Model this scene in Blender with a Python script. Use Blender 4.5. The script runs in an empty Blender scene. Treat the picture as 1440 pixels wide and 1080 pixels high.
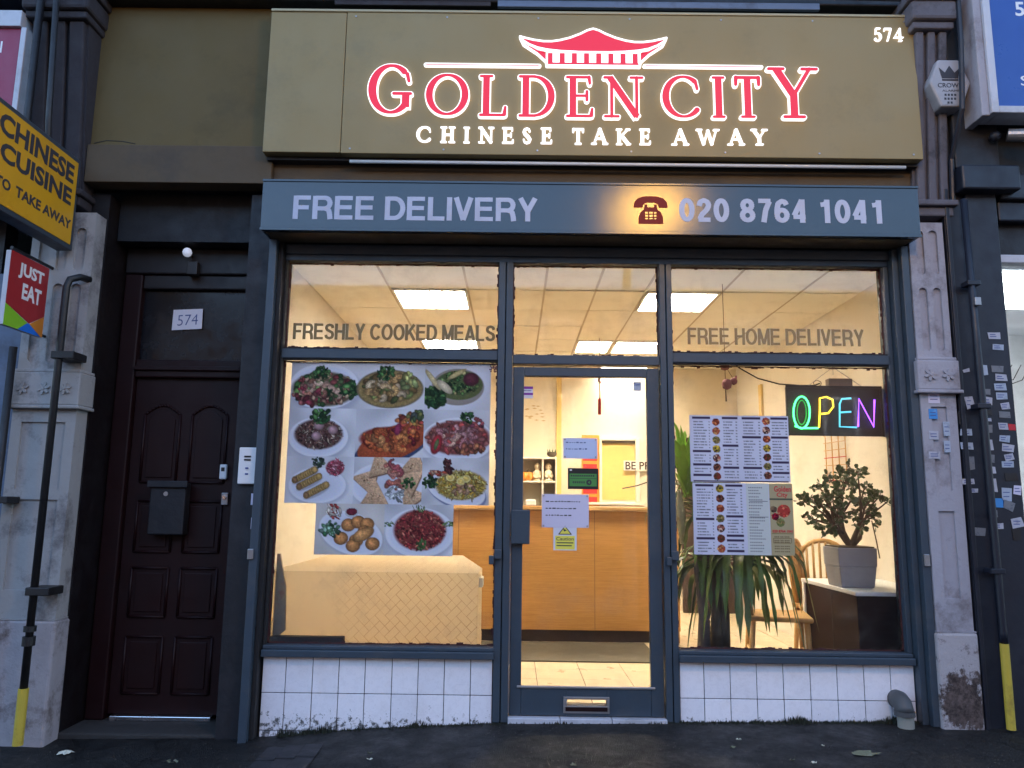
import bpy, bmesh, math, random
import numpy as np
from mathutils import Vector, Matrix
random.seed(7); RNG = np.random.RandomState(11)
S = bpy.context.scene
COL = S.collection
# ------------------------------------------------------------------ camera, sky, sun, exposure
F, PITCH, YAW, ROLL, D, EYE = 1080.0, 0.15698962, -0.00426791, 0.01279473, 4.7, 1.30
def _axes():
    cp, sp, cy, sy = math.cos(PITCH), math.sin(PITCH), math.cos(YAW), math.sin(YAW)
    f = Vector((sy*cp, cy*cp, sp)); r = Vector((cy, -sy, 0)); u = r.cross(f)
    c, s = math.cos(ROLL), math.sin(ROLL)
    return c*r+s*u, -s*r+c*u, f
RT, UP, FW = _axes()
cam = bpy.data.objects.new('camera', bpy.data.cameras.new('camera')); COL.objects.link(cam)
m3 = Matrix((RT, UP, -FW)).transposed()
cam.matrix_world = Matrix.Translation((0, -D, EYE)) @ m3.to_4x4()
cam.data.sensor_width = 36; cam.data.lens = 27.0; cam.data.clip_start = .05; cam.data.clip_end = 600
S.camera = cam
SUN_EL, SUN_AZ = math.radians(24), math.radians(20)        # low sun behind the building
w = bpy.data.worlds.new('World'); S.world = w; w.use_nodes = True
nt = w.node_tree; bg = nt.nodes['Background']
sky = nt.nodes.new('ShaderNodeTexSky'); sky.sky_type = 'NISHITA'; sky.sun_disc = False
sky.sun_elevation = SUN_EL; sky.sun_rotation = SUN_AZ
sky.air_density = 1.0; sky.dust_density = 1.5; sky.ozone_density = 2.0
nt.links.new(sky.outputs[0], bg.inputs[0]); bg.inputs[1].default_value = .15
sl = bpy.data.lights.new('sun', 'SUN'); sl.energy = .5; sl.angle = math.radians(10); sl.color = (1, .93, .82)
sun = bpy.data.objects.new('sun', sl); COL.objects.link(sun)
sd = Vector((math.sin(SUN_AZ)*math.cos(SUN_EL), math.cos(SUN_AZ)*math.cos(SUN_EL), math.sin(SUN_EL)))
sun.rotation_euler = (-sd).to_track_quat('-Z', 'Y').to_euler(); sun.location = (0, 30, 20)
S.view_settings.view_transform = 'Standard'; S.view_settings.look = 'None'
S.view_settings.exposure = 2.35; S.view_settings.gamma = 1; S.view_settings.use_curve_mapping = False

# ------------------------------------------------------------------ helpers: sight lines from the picture
def _ray(px, py):
    return FW + RT*((px-720)/F) - UP*((py-540)/F)
def W(px, py, Y=0.0):                 # pixel -> (x, z) on the plane y = Y
    d = _ray(px, py); t = (D+Y)/d.y; return d.x*t, d.z*t+EYE
def WX(px, py, X):                    # pixel -> (y, z) on the plane x = X
    d = _ray(px, py); t = X/d.x; return d.y*t-D, d.z*t+EYE
def WZ(px, py, Z):
    d = _ray(px, py); t = (Z-EYE)/d.z; return d.x*t, d.y*t-D
def rect(x0, y0, x1, y1, Y=0.0):      # pixel box -> upright world box
    a, b, c, d = W(x0, y0, Y), W(x1, y0, Y), W(x0, y1, Y), W(x1, y1, Y)
    return (a[0]+c[0])/2, (b[0]+d[0])/2, (c[1]+d[1])/2, (a[1]+b[1])/2     # X0 X1 Z0 Z1

# ------------------------------------------------------------------ materials
def srgb(r, g, b):
    f = lambda c: (c/255/12.92) if c/255 <= .04045 else ((c/255+.055)/1.055)**2.4
    return (f(r), f(g), f(b))
def _mat(name):
    m = bpy.data.materials.new(name); m.use_nodes = True
    return m, m.node_tree, m.node_tree.nodes['Principled BSDF']
def _n(t, k, **kw):
    n = t.nodes.new(k)
    for a, b in kw.items(): setattr(n, a, b)
    return n
def mix_rgb(t, fac, a, b, blend='MIX'):
    n = _n(t, 'ShaderNodeMix', data_type='RGBA', blend_type=blend)
    for i, v in ((0, fac), (6, a), (7, b)):
        if hasattr(v, 'is_output'): t.links.new(v, n.inputs[i])
        elif i == 0: n.inputs[0].default_value = v
        else: n.inputs[i].default_value = (*v, 1)
    return n.outputs[2]
def noise(t, scale, detail=4, rough=.6, vec=None, stretch=None):
    tc = _n(t, 'ShaderNodeNewGeometry').outputs['Position'] if vec is None else vec
    if stretch:
        mp = _n(t, 'ShaderNodeMapping'); mp.inputs[3].default_value = stretch
        t.links.new(tc, mp.inputs[0]); tc = mp.outputs[0]
    n = _n(t, 'ShaderNodeTexNoise'); n.inputs['Scale'].default_value = scale
    n.inputs['Detail'].default_value = detail; n.inputs['Roughness'].default_value = rough
    t.links.new(tc, n.inputs[0]); return n.outputs[0]
def ramp(t, v, a, b, lo=0., hi=1.):
    n = _n(t, 'ShaderNodeMapRange'); n.clamp = True
    t.links.new(v, n.inputs[0])
    for i, q in zip((1, 2, 3, 4), (a, b, lo, hi)): n.inputs[i].default_value = q
    return n.outputs[0]
def bump(t, p, h, strength=.3, dist=.01):
    b = _n(t, 'ShaderNodeBump'); b.inputs['Strength'].default_value = strength; b.inputs['Distance'].default_value = dist
    t.links.new(h, b.inputs['Height']); t.links.new(b.outputs[0], p.inputs['Normal'])
def mat(name, c, rough=.6, var=.18, dirt=None, dirt_amt=.4, scale=6, bmp=.15, bscale=60, metal=0, spec=.5, stretch=None, dscale=2.2, coat=0, local=False):
    m, t, p = _mat(name)
    vec = _n(t, 'ShaderNodeTexCoord').outputs['Object'] if local else None
    dk = tuple(x*(1-var) for x in c); lt = tuple(min(1, x*(1+var)) for x in c)
    o = mix_rgb(t, noise(t, scale, 5, .65, vec, stretch), dk, lt)
    if dirt:
        d = ramp(t, noise(t, dscale, 8, .72, vec), .52, .68, 0, dirt_amt)
        o = mix_rgb(t, d, o, dirt)
    t.links.new(o, p.inputs['Base Color'])
    t.links.new(ramp(t, noise(t, scale*1.7, 4, .6, vec), .3, .7, max(.02, rough-.1), min(1, rough+.12)), p.inputs['Roughness'])
    p.inputs['Metallic'].default_value = metal; p.inputs['Specular IOR Level'].default_value = spec
    p.inputs['Coat Weight'].default_value = coat; p.inputs['Coat Roughness'].default_value = .15
    if bmp: bump(t, p, noise(t, bscale, 3, .6, vec, stretch), bmp, .004)
    return m
def emit(name, c, s, base=None):
    m, t, p = _mat(name)
    p.inputs['Base Color'].default_value = (*(base or c), 1); p.inputs['Roughness'].default_value = .5
    p.inputs['Emission Color'].default_value = (*c, 1); p.inputs['Emission Strength'].default_value = s
    return m
def glass(name, tint=(1, 1, 1), ior=1.45, haze=0.0):
    m = bpy.data.materials.new(name); m.use_nodes = True; t = m.node_tree; t.nodes.clear()
    out = _n(t, 'ShaderNodeOutputMaterial'); mx = _n(t, 'ShaderNodeMixShader'); tr = _n(t, 'ShaderNodeBsdfTransparent'); gl = _n(t, 'ShaderNodeBsdfGlossy')
    fr = _n(t, 'ShaderNodeFresnel'); fr.inputs[0].default_value = ior
    tr.inputs[0].default_value = (*tint, 1); gl.inputs['Roughness'].default_value = .03
    gm = _n(t, 'ShaderNodeNewGeometry')
    t.links.new(fr.outputs[0], mx.inputs[0]); t.links.new(tr.outputs[0], mx.inputs[1]); t.links.new(gl.outputs[0], mx.inputs[2])
    last = mx.outputs[0]
    if haze:
        df = _n(t, 'ShaderNodeBsdfDiffuse'); df.inputs[0].default_value = (.6, .55, .45, 1)
        m2 = _n(t, 'ShaderNodeMixShader'); t.links.new(ramp(t, noise(t, 3.5, 7, .75), .5, .8, .0, haze), m2.inputs[0])
        t.links.new(last, m2.inputs[1]); t.links.new(df.outputs[0], m2.inputs[2]); last = m2.outputs[0]
    t.links.new(last, out.inputs[0]); return m
def vcol(name, rough=.45, spec=.5):
    m, t, p = _mat(name); a = _n(t, 'ShaderNodeAttribute', attribute_name='Col')
    t.links.new(a.outputs['Color'], p.inputs['Base Color'])
    p.inputs['Roughness'].default_value = rough; p.inputs['Specular IOR Level'].default_value = spec
    return m

M = {}
M['frame'] = mat('grey_blue_frame_paint', (.036, .056, .079), .42, .14, (.09, .09, .09), .35, 9, .12, 40, dscale=5)
M['frame_dark'] = mat('dark_bead', (.012, .012, .014), .7, .3)
M['box'] = mat('shutter_box_paint', (.016, .029, .045), .155, .08, (.03, .04, .05), .35, 5, .07, 420, dscale=6, spec=.6)
for n_ in M['box'].node_tree.nodes:
    if n_.type == 'MAP_RANGE' and abs(n_.inputs[4].default_value-.275) < .01: n_.inputs[3].default_value = .15; n_.inputs[4].default_value = .175
M['gold'] = mat('gold_board_paint', (.285, .213, .098), .5, .05, (.20, .16, .08), .45, 2.2, .05, 25, metal=.1, stretch=(2.2, 1, .22), dscale=2.6, spec=.3)
M['gold_edge'] = mat('gold_board_edge', (.38, .32, .19), .5, .1, metal=.2)
M['olive'] = mat('olive_board_paint', (.130, .096, .043), .6, .10, (.075, .06, .03), .5, 4, .08, 30, spec=.12)
M['taupe'] = mat('taupe_fascia', (.105, .078, .050), .65, .12, (.06, .05, .045), .5, 6, .15, 40, spec=.15)
M['dark'] = mat('soot_black_paint', (.006, .007, .011), .6, .4, (.04, .04, .05), .4, 6, .4, 40)
M['lead'] = mat('lead_blue_paint', (.10, .14, .22), .5, .3, (.02, .02, .03), .6, 8, .3, 40, stretch=(.3, 1, 3))
M['maroon'] = mat('maroon_gloss_paint', (.013, .0026, .0035), .5, .25, (.008, .004, .005), .5, 5, .1, 50, spec=.25)
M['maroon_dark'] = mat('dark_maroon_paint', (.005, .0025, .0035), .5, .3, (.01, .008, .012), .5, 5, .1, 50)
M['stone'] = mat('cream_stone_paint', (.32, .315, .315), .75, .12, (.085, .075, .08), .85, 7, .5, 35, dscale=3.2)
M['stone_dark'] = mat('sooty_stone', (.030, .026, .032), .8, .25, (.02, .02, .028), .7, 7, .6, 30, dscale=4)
M['stone_mid'] = mat('sooty_white_stone', (.11, .105, .125), .8, .25, (.03, .03, .035), .9, 8, .8, 40, dscale=5)
M['stone_lilac'] = mat('flaking_white_stone_paint', (.34, .335, .38), .75, .10, (.12, .10, .10), .7, 9, .6, 45, dscale=4.5)
M['navy'] = mat('navy_pilaster_paint', (.007, .010, .020), .5, .15, (.03, .035, .05), .4, 6, .2, 40)
M['navy2'] = mat('navy_shopfront_paint', (.007, .010, .020), .45, .15, (.01, .012, .02), .4, 6, .1, 40)
M['white'] = mat('white_plastic', (.75, .76, .78), .4, .05)
M['white_dirty'] = mat('dirty_white_trim', (.5, .52, .58), .5, .1, (.2, .2, .2), .5, 8)
M['black'] = mat('black_plastic', (.012, .012, .013), .45, .2)
M['pipe'] = mat('black_cast_iron', (.009, .009, .011), .5, .3, (.03, .025, .02), .4, 9, .3, 60)
M['yellow_pipe'] = mat('yellow_pipe_paint', (.50, .38, .045), .5, .15, (.15, .10, .03), .6, 8, .3, 50, dscale=7)
M['grey_pipe'] = mat('grey_plastic_pipe', (.065, .07, .075), .55, .2, (.2, .2, .19), .4, 8, .2, 50)
M['chrome'] = mat('bright_metal', (.7, .7, .72), .22, .05, metal=1, bmp=.05)
M['steel'] = mat('worn_metal', (.35, .35, .36), .4, .2, metal=.8)
M['cable'] = mat('cable_black', (.01, .01, .011), .6, .1, bmp=0)
# wall tiles of the stall riser
def tile_mat():
    m, t, p = _mat('glazed_white_tile')
    g = _n(t, 'ShaderNodeNewGeometry'); oi = _n(t, 'ShaderNodeObjectInfo')
    sep = _n(t, 'ShaderNodeSeparateXYZ'); t.links.new(g.outputs['Position'], sep.inputs[0])
    base = mix_rgb(t, oi.outputs['Random'], (.80, .80, .86), (.88, .87, .92))
    low = ramp(t, sep.outputs['Z'], .03, .20, 1, 0)
    nz = noise(t, 26, 8, .8)
    mm = _n(t, 'ShaderNodeMath', operation='MULTIPLY_ADD'); t.links.new(low, mm.inputs[0]); mm.inputs[1].default_value = .24; t.links.new(nz, mm.inputs[2])
    sp = ramp(t, mm.outputs[0], .72, .78, 0, .9)
    base = mix_rgb(t, ramp(t, noise(t, 5, 6, .7), .5, .8, 0, .3), base, (.5, .46, .45))
    t.links.new(mix_rgb(t, sp, base, (.03, .03, .025)), p.inputs['Base Color'])
    t.links.new(ramp(t, nz, .3, .8, .18, .45), p.inputs['Roughness'])
    bump(t, p, noise(t, 9, 3), .12, .004); return m
M['tile'] = tile_mat()
M['grout'] = mat('dark_grout', (.045, .045, .05), .9, .3, bmp=.5)
def asphalt():
    m, t, p = _mat('wet_asphalt')
    v = _n(t, 'ShaderNodeTexVoronoi'); v.inputs['Scale'].default_value = 210
    g = _n(t, 'ShaderNodeNewGeometry'); t.links.new(g.outputs['Position'], v.inputs[0])
    sp = _n(t, 'ShaderNodeSeparateColor'); t.links.new(v.outputs['Color'], sp.inputs[0])
    chip = ramp(t, sp.outputs[0], .72, 1, 0, .8)
    patch = ramp(t, noise(t, 2.2, 6, .7), .4, .65)
    base = mix_rgb(t, patch, (.006, .0064, .0074), (.014, .0135, .0135))
    base = mix_rgb(t, chip, base, (.045, .041, .034))
    g2 = _n(t, 'ShaderNodeTexVoronoi'); g2.inputs['Scale'].default_value = 7; t.links.new(g.outputs['Position'], g2.inputs[0])
    base = mix_rgb(t, ramp(t, g2.outputs['Distance'], .10, .13, .55, 0), base, (.040, .038, .036))
    cr_ = _n(t, 'ShaderNodeTexVoronoi', feature='DISTANCE_TO_EDGE'); cr_.inputs['Scale'].default_value = 1.3
    wv_ = _n(t, 'ShaderNodeVectorMath', operation='MULTIPLY_ADD'); nn_ = _n(t, 'ShaderNodeTexNoise'); nn_.inputs['Scale'].default_value = 6; t.links.new(g.outputs['Position'], nn_.inputs[0]); t.links.new(nn_.outputs['Color'], wv_.inputs[0]); wv_.inputs[1].default_value = (.25, .25, .25); t.links.new(g.outputs['Position'], wv_.inputs[2]); t.links.new(wv_.outputs[0], cr_.inputs[0])
    base = mix_rgb(t, ramp(t, cr_.outputs['Distance'], .004, .012, .85, 0), base, (.001, .001, .001))
    t.links.new(base, p.inputs['Base Color'])
    t.links.new(ramp(t, noise(t, 4, 5, .7), .35, .65, .38, .8), p.inputs['Roughness'])
    p.inputs['Specular IOR Level'].default_value = .3; bump(t, p, v.outputs['Distance'], .7, .006); return m
M['asphalt'] = asphalt()
M['paver'] = mat('concrete_paver', (.014, .0135, .017), .65, .25, (.015, .015, .018), .5, 9, .5, 70)
M['concrete'] = mat('worn_concrete', (.03, .028, .027), .85, .25, (.02, .02, .02), .6, 6, .7, 50)
M['weed'] = mat('dark_moss', (.018, .022, .012), .9, .5, bmp=0)
# interior
M['cream'] = mat('cream_wall_paint', (.72, .67, .57), .7, .04, (.55, .45, .30), .25, 3, .1, 30)
M['cream2'] = mat('back_wall_paint', (.70, .62, .47), .7, .04, (.5, .42, .25), .2, 3, .08, 30)
M['ceil'] = mat('mineral_ceiling_tile', (.76, .73, .64), .85, .05, (.45, .38, .26), .3, 4, .2, 150, dscale=1.5)
M['ceil_grid'] = mat('ceiling_grid_bar', (.42, .36, .26), .6, .15)
M['glow'] = emit('fluorescent_diffuser', (1.0, .88, .66), 16.5, (.8, .8, .8))
M['floor_tile'] = mat('cream_floor_tile', (.62, .50, .34), .35, .06, (.4, .3, .2), .3, 4, .05, 30)
M['floor_grout'] = mat('brown_floor_grout', (.15, .10, .06), .9, .2)
def wood(name, a, b, rough=.4, sc=(2.0, 6, 40), spec=.5):
    m, t, p = _mat(name)
    n1 = noise(t, 2.2, 8, .7, None, sc); n2 = noise(t, 9, 6, .7, None, (1, 4, 30))
    p.inputs['Specular IOR Level'].default_value = spec; o = mix_rgb(t, ramp(t, n1, .3, .7), a, b); o = mix_rgb(t, ramp(t, n2, .45, .75, 0, .35), o, tuple(x*.6 for x in a))
    t.links.new(o, p.inputs['Base Color']); p.inputs['Roughness'].default_value = rough; return m
M['oak'] = wood('counter_oak_veneer', (.42, .20, .052), (.54, .28, .080))
M['pine'] = wood('pine_wood', (.50, .28, .09), (.62, .37, .14), .45, (6, 6, 2))
M['mahog'] = wood('mahogany_laminate', (.014, .0045, .0045), (.021, .007, .006), .5, spec=.12)
M['kick'] = mat('dark_plinth', (.05, .035, .03), .6, .3)
M['doormat'] = mat('brown_door_mat', (.10, .085, .06), .95, .25, bmp=.8, bscale=200)
M['brown'] = mat('dark_brown_door', (.05, .028, .018), .5, .3)
M['amber'] = mat('amber_wall_paint', (.72, .50, .16), .6, .05)
M['pot'] = mat('grey_square_pot', (.30, .30, .34), .6, .1, (.2, .2, .22), .4, 8, .2, 60)
M['jade'] = mat('jade_leaf', (.050, .10, .034), .35, .5, (.10, .09, .04), .5, 30, 0, 10, dscale=20)
M['bark'] = mat('brown_bark', (.10, .075, .05), .9, .35, bmp=.6, bscale=60)
M['strap'] = mat('strap_leaf_green', (.095, .18, .040), .4, .45, (.13, .16, .03), .5, 6, 0, 10, dscale=5)
M['strap_lit'] = mat('lit_strap_leaf', (.22, .48, .04), .4, .3, bmp=0)  # brighter copy of the strap green, lit leaves put into the colour
M['red'] = mat('red_silk', (.50, .02, .02), .6, .2)
M['pink'] = mat('dusty_pink_felt', (.22, .07, .09), .8, .3)
M['orange'] = mat('orange_glaze', (.75, .28, .04), .35, .15)
M['porcelain'] = mat('cream_porcelain', (.72, .60, .42), .3, .1)
M['paper_blue'] = mat('pale_blue_paper', (.50, .57, .78), .6, .03, bmp=0)
M['paper_white'] = mat('white_paper', (.66, .66, .74), .6, .03, bmp=0)
M['paper_lilac'] = mat('lilac_paper', (.60, .57, .72), .6, .04, bmp=0)
M['yellow'] = mat('yellow_print', (.80, .72, .10), .5, .04, bmp=0)
M['ink'] = mat('dark_ink', (.03, .03, .04), .6, .05, bmp=0)
M['ink_blue'] = mat('blue_ink', (.06, .09, .25), .6, .05, bmp=0)
M['ink_red'] = mat('red_ink', (.50, .02, .03), .6, .05, bmp=0)
M['sticker_black'] = mat('black_sticker', (.012, .012, .014), .4, .05, bmp=0)
M['sticker_green'] = mat('green_sticker', (.06, .24, .05), .5, .1, bmp=0)
M['sticker_blue'] = mat('pale_blue_sticker', (.25, .45, .60), .5, .2, bmp=0)
M['sticker_cyan'] = mat('bright_blue_sticker', (.04, .24, .60), .5, .2, (.4, .5, .6), .5, bmp=0, dscale=12)
M['sticker_white'] = mat('weathered_sticker', (.42, .43, .50), .6, .15, (.14, .14, .2), .7, 20, 0, 10, dscale=28)
M['sticker_grey'] = mat('torn_grey_sticker', (.17, .18, .20), .7, .2, (.03, .04, .07), .9, 20, 0, 10, dscale=30)
M['purple'] = mat('purple_print', (.20, .03, .32), .5, .05, bmp=0)
M['vinyl'] = mat('olive_vinyl_lettering', (.16, .125, .055), .5, .05, bmp=0)
M['vinyl_faded'] = mat('faded_vinyl_lettering', (.24, .18, .09), .5, .05, bmp=0)
M['letter_grey'] = mat('pale_grey_lettering', (.46, .50, .62), .6, .05, (.3, .3, .36), .4, 6, bmp=0)
M['phone_red'] = mat('brown_red_vinyl', (.24, .032, .022), .7, .08, bmp=0, spec=.15)
M['halo'] = emit('lit_white_acrylic', (1.0, .95, .95), .26, (.8, .8, .8))
M['lit_red'] = emit('lit_red_acrylic', (1.0, .020, .075), .155, (.10, .001, .006))
M['sign_yellow'] = mat('yellow_sign_face', (.62, .32, .015), .4, .08, (.35, .14, .01), .4, 5, 0, 20, dscale=3)
M['sign_rim'] = mat('sign_rim_grey', (.035, .048, .065), .45, .1)
M['je_red'] = mat('red_sign_print', (.34, .018, .022), .4, .05, bmp=0)
M['je_green'] = mat('green_sign_print', (.22, .50, .02), .4, .05, bmp=0)
M['je_blue'] = mat('blue_sign_print', (.01, .15, .62), .4, .05, bmp=0)
M['je_orange'] = mat('orange_sign_print', (.62, .22, .02), .4, .05, bmp=0)
M['crimson'] = mat('crimson_sign', (.26, .012, .06), .4, .05)
M['royal'] = mat('royal_blue_sign', (.008, .065, .32), .35, .06, bmp=0)
M['alarm'] = mat('alarm_box_white', (.33, .33, .36), .45, .06, (.2, .2, .2), .4, 8)
M['glass'] = glass('window_glass', haze=.10)
M['glass_dark'] = glass('dark_glass', (.35, .38, .42))
M['print'] = vcol('printed_photo', .75, .12)
def herring():
    m, t, p = _mat('herringbone_print_cover')
    tc = _n(t, 'ShaderNodeNewGeometry').outputs['Position']
    sp = _n(t, 'ShaderNodeSeparateXYZ'); t.links.new(tc, sp.inputs[0])
    # x and (z+y) so the print wraps over the top edge; turned 45 degrees
    a = _n(t, 'ShaderNodeMath', operation='ADD'); t.links.new(sp.outputs['Z'], a.inputs[0]); t.links.new(sp.outputs['Y'], a.inputs[1])
    cb = _n(t, 'ShaderNodeCombineXYZ'); t.links.new(sp.outputs['X'], cb.inputs[0]); t.links.new(a.outputs[0], cb.inputs[1])
    mp = _n(t, 'ShaderNodeMapping'); mp.inputs['Rotation'].default_value = (0, 0, math.radians(45)); t.links.new(cb.outputs[0], mp.inputs[0])
    # basket weave: bricks along u in even cells, along v in odd cells
    def lines(rot):
        br = _n(t, 'ShaderNodeTexBrick'); br.offset = .5; br.inputs['Scale'].default_value = 1
        br.inputs['Brick Width'].default_value = .088; br.inputs['Row Height'].default_value = .044; br.inputs['Mortar Size'].default_value = .0022; br.inputs['Mortar Smooth'].default_value = .3
        mq = _n(t, 'ShaderNodeMapping'); mq.inputs['Rotation'].default_value = (0, 0, rot); t.links.new(mp.outputs[0], mq.inputs[0]); t.links.new(mq.outputs[0], br.inputs[0])
        return br.outputs['Fac']
    ck = _n(t, 'ShaderNodeTexChecker'); ck.inputs['Scale'].default_value = 1/.088; t.links.new(mp.outputs[0], ck.inputs[0])
    f = _n(t, 'ShaderNodeMix', data_type='FLOAT'); t.links.new(ck.outputs['Fac'], f.inputs[0]); t.links.new(lines(0), f.inputs[2]); t.links.new(lines(math.pi/2), f.inputs[3])
    # the print fades out towards the left
    fade = ramp(t, sp.outputs['X'], -1.12, -.95, 0, 1)
    k = _n(t, 'ShaderNodeMath', operation='MULTIPLY'); t.links.new(f.outputs[0], k.inputs[0]); t.links.new(fade, k.inputs[1])
    k2 = _n(t, 'ShaderNodeMath', operation='MULTIPLY'); t.links.new(k.outputs[0], k2.inputs[0]); t.links.new(ramp(t, noise(t, 3, 4), .35, .6, .35, .9), k2.inputs[1])
    t.links.new(mix_rgb(t, k2.outputs[0], (.84, .76, .60), (.48, .34, .20)), p.inputs['Base Color']); p.inputs['Roughness'].default_value = .6
    out = t.nodes['Material Output']; tl_ = _n(t, 'ShaderNodeBsdfTranslucent'); mx = _n(t, 'ShaderNodeMixShader'); mx.inputs[0].default_value = .70
    t.links.new(p.inputs['Base Color'].links[0].from_socket, tl_.inputs[0]); t.links.new(p.outputs[0], mx.inputs[1]); t.links.new(tl_.outputs[0], mx.inputs[2]); t.links.new(mx.outputs[0], out.inputs[0])
    return m
M['herring'] = herring()
def base_mat():
    m, t, p = _mat('flaking_base_with_bare_patch')
    g = _n(t, 'ShaderNodeNewGeometry').outputs['Position']
    mp = _n(t, 'ShaderNodeMapping'); mp.inputs['Location'].default_value = (-2.57, 0, -.22); t.links.new(g, mp.inputs[0])
    ln = _n(t, 'ShaderNodeVectorMath', operation='LENGTH'); m2 = _n(t, 'ShaderNodeVectorMath', operation='MULTIPLY'); m2.inputs[1].default_value = (1, 0, .8)
    t.links.new(mp.outputs[0], m2.inputs[0]); t.links.new(m2.outputs[0], ln.inputs[0])
    ad = _n(t, 'ShaderNodeMath', operation='MULTIPLY_ADD'); t.links.new(noise(t, 11, 8, .75), ad.inputs[0]); ad.inputs[1].default_value = .45; t.links.new(ln.outputs['Value'], ad.inputs[2])
    patch = ramp(t, ad.outputs[0], .345, .375, 1, 0)
    paint = mix_rgb(t, ramp(t, noise(t, 9, 9, .75), .55, .62, 0, .75), (.40, .38, .40), (.10, .08, .08))
    bare = mix_rgb(t, ramp(t, noise(t, 26, 6, .8), .4, .65), (.030, .020, .018), (.15, .11, .10))
    t.links.new(mix_rgb(t, patch, paint, bare), p.inputs['Base Color']); p.inputs['Roughness'].default_value = .85
    bump(t, p, noise(t, 22, 8, .75), .9, .01); return m
M['stone_patch'] = base_mat()
M['stone_base'] = mat('flaking_base_render', (.33, .31, .33), .85, .2, (.07, .045, .035), .95, 14, 1.0, 40, dscale=3.4)

# ------------------------------------------------------------------ mesh building
ORG = {}
def tag(o, label=None, cat=None, group=None, kind=None):
    if label: o['label'] = label
    if cat: o['category'] = cat
    if group: o['group'] = group
    if kind: o['kind'] = kind
    return o
def empty(name, loc, label=None, cat=None, group=None, kind=None):
    o = bpy.data.objects.new(name, None); COL.objects.link(o); o.location = loc; o.empty_display_size = .1
    ORG[o] = Vector(loc); return tag(o, label, cat, group, kind)
class MB:
    def __init__(s): s.v = []; s.f = []
    def add(s, v, f):
        b = len(s.v); s.v += [tuple(q) for q in v]; s.f += [tuple(i+b for i in g) for g in f]; return s
    def box(s, x0, x1, y0, y1, z0, z1):
        x0, x1 = min(x0, x1), max(x0, x1); y0, y1 = min(y0, y1), max(y0, y1); z0, z1 = min(z0, z1), max(z0, z1)
        v = [(x, y, z) for z in (z0, z1) for y in (y0, y1) for x in (x0, x1)]
        return s.add(v, [(0, 2, 3, 1), (4, 5, 7, 6), (0, 1, 5, 4), (2, 6, 7, 3), (0, 4, 6, 2), (1, 3, 7, 5)])
    def prism(s, pts, a, b, axis='y'):            # 2-D outline (counter-clockwise) swept from a to b
        n = len(pts)
        if axis == 'y': f = lambda p, q: (p[0], q, p[1])
        elif axis == 'x': f = lambda p, q: (q, p[0], p[1])
        else: f = lambda p, q: (p[0], p[1], q)
        v = [f(p, a) for p in pts]+[f(p, b) for p in pts]
        return s.add(v, [tuple(range(n)), tuple(range(2*n-1, n-1, -1))]+[(i, i+n, (i+1) % n+n, (i+1) % n) for i in range(n)])
    def cyl(s, p0, p1, r0, r1=None, n=16, caps=True):
        r1 = r0 if r1 is None else r1; p0 = Vector(p0); p1 = Vector(p1); d = (p1-p0).normalized()
        u = d.orthogonal().normalized(); q = d.cross(u); v = []
        for p, r in ((p0, r0), (p1, r1)):
            for i in range(n):
                a = 2*math.pi*i/n; v.append(p+(u*math.cos(a)+q*math.sin(a))*r)
        f = [(i, (i+1) % n, (i+1) % n+n, i+n) for i in range(n)]
        if caps: f += [tuple(range(n-1, -1, -1)), tuple(range(n, 2*n))]
        return s.add(v, f)
    def tube(s, pts, r, n=8):
        pts = [Vector(p) for p in pts]; rs = r if isinstance(r, (list, tuple)) else [r]*len(pts)
        v = []; u = None
        for i, p in enumerate(pts):
            d = (pts[min(i+1, len(pts)-1)]-pts[max(i-1, 0)]).normalized()
            if u is None: u = d.orthogonal().normalized()
            u = (u-d*u.dot(d)); u = u.normalized() if u.length > 1e-6 else d.orthogonal().normalized()
            q = d.cross(u)
            for k in range(n):
                a = 2*math.pi*k/n; v.append(p+(u*math.cos(a)+q*math.sin(a))*rs[i])
        f = [(i*n+k, i*n+(k+1) % n, (i+1)*n+(k+1) % n, (i+1)*n+k) for i in range(len(pts)-1) for k in range(n)]
        f += [tuple(range(n-1, -1, -1)), tuple(range((len(pts)-1)*n, len(pts)*n))]
        return s.add(v, f)
    def lathe(s, prof, c=(0, 0, 0), n=20, sx=1, sy=1):
        v = []; m = len(prof)
        for r, z in prof:
            for k in range(n):
                a = 2*math.pi*k/n; v.append((c[0]+r*math.cos(a)*sx, c[1]+r*math.sin(a)*sy, c[2]+z))
        f = [(i*n+k, i*n+(k+1) % n, (i+1)*n+(k+1) % n, (i+1)*n+k) for i in range(m-1) for k in range(n)]
        f += [tuple(range(n-1, -1, -1)), tuple(range((m-1)*n, m*n))]
        return s.add(v, f)
    def build(s, name, m, parent=None, bevel=0, smooth=False, label=None, cat=None, group=None, kind=None):
        me = bpy.data.meshes.new(name)
        a = np.array(s.v); lo = a.min(0); hi = a.max(0)
        org = Vector(((lo[0]+hi[0])/2, (lo[1]+hi[1])/2, lo[2]))
        me.from_pydata([tuple(q-np.array(org)) for q in a], [], s.f)
        me.materials.append(M[m] if isinstance(m, str) else m)
        bm = bmesh.new(); bm.from_mesh(me); bmesh.ops.recalc_face_normals(bm, faces=bm.faces); bm.to_mesh(me); bm.free()
        if smooth: me.shade_smooth()
        o = bpy.data.objects.new(name, me); COL.objects.link(o); ORG[o] = org
        if parent is not None: o.parent = parent; o.location = org-ORG[parent]
        else: o.location = org
        if bevel:
            b = o.modifiers.new('bevel', 'BEVEL'); b.width = bevel; b.segments = 2; b.limit_method = 'ANGLE'; b.angle_limit = .7
        return tag(o, label, cat, group, kind)
def box(name, m, x0, x1, y0, y1, z0, z1, parent=None, bevel=0, **k):
    return MB().box(x0, x1, y0, y1, z0, z1).build(name, m, parent, bevel, **k)
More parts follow.
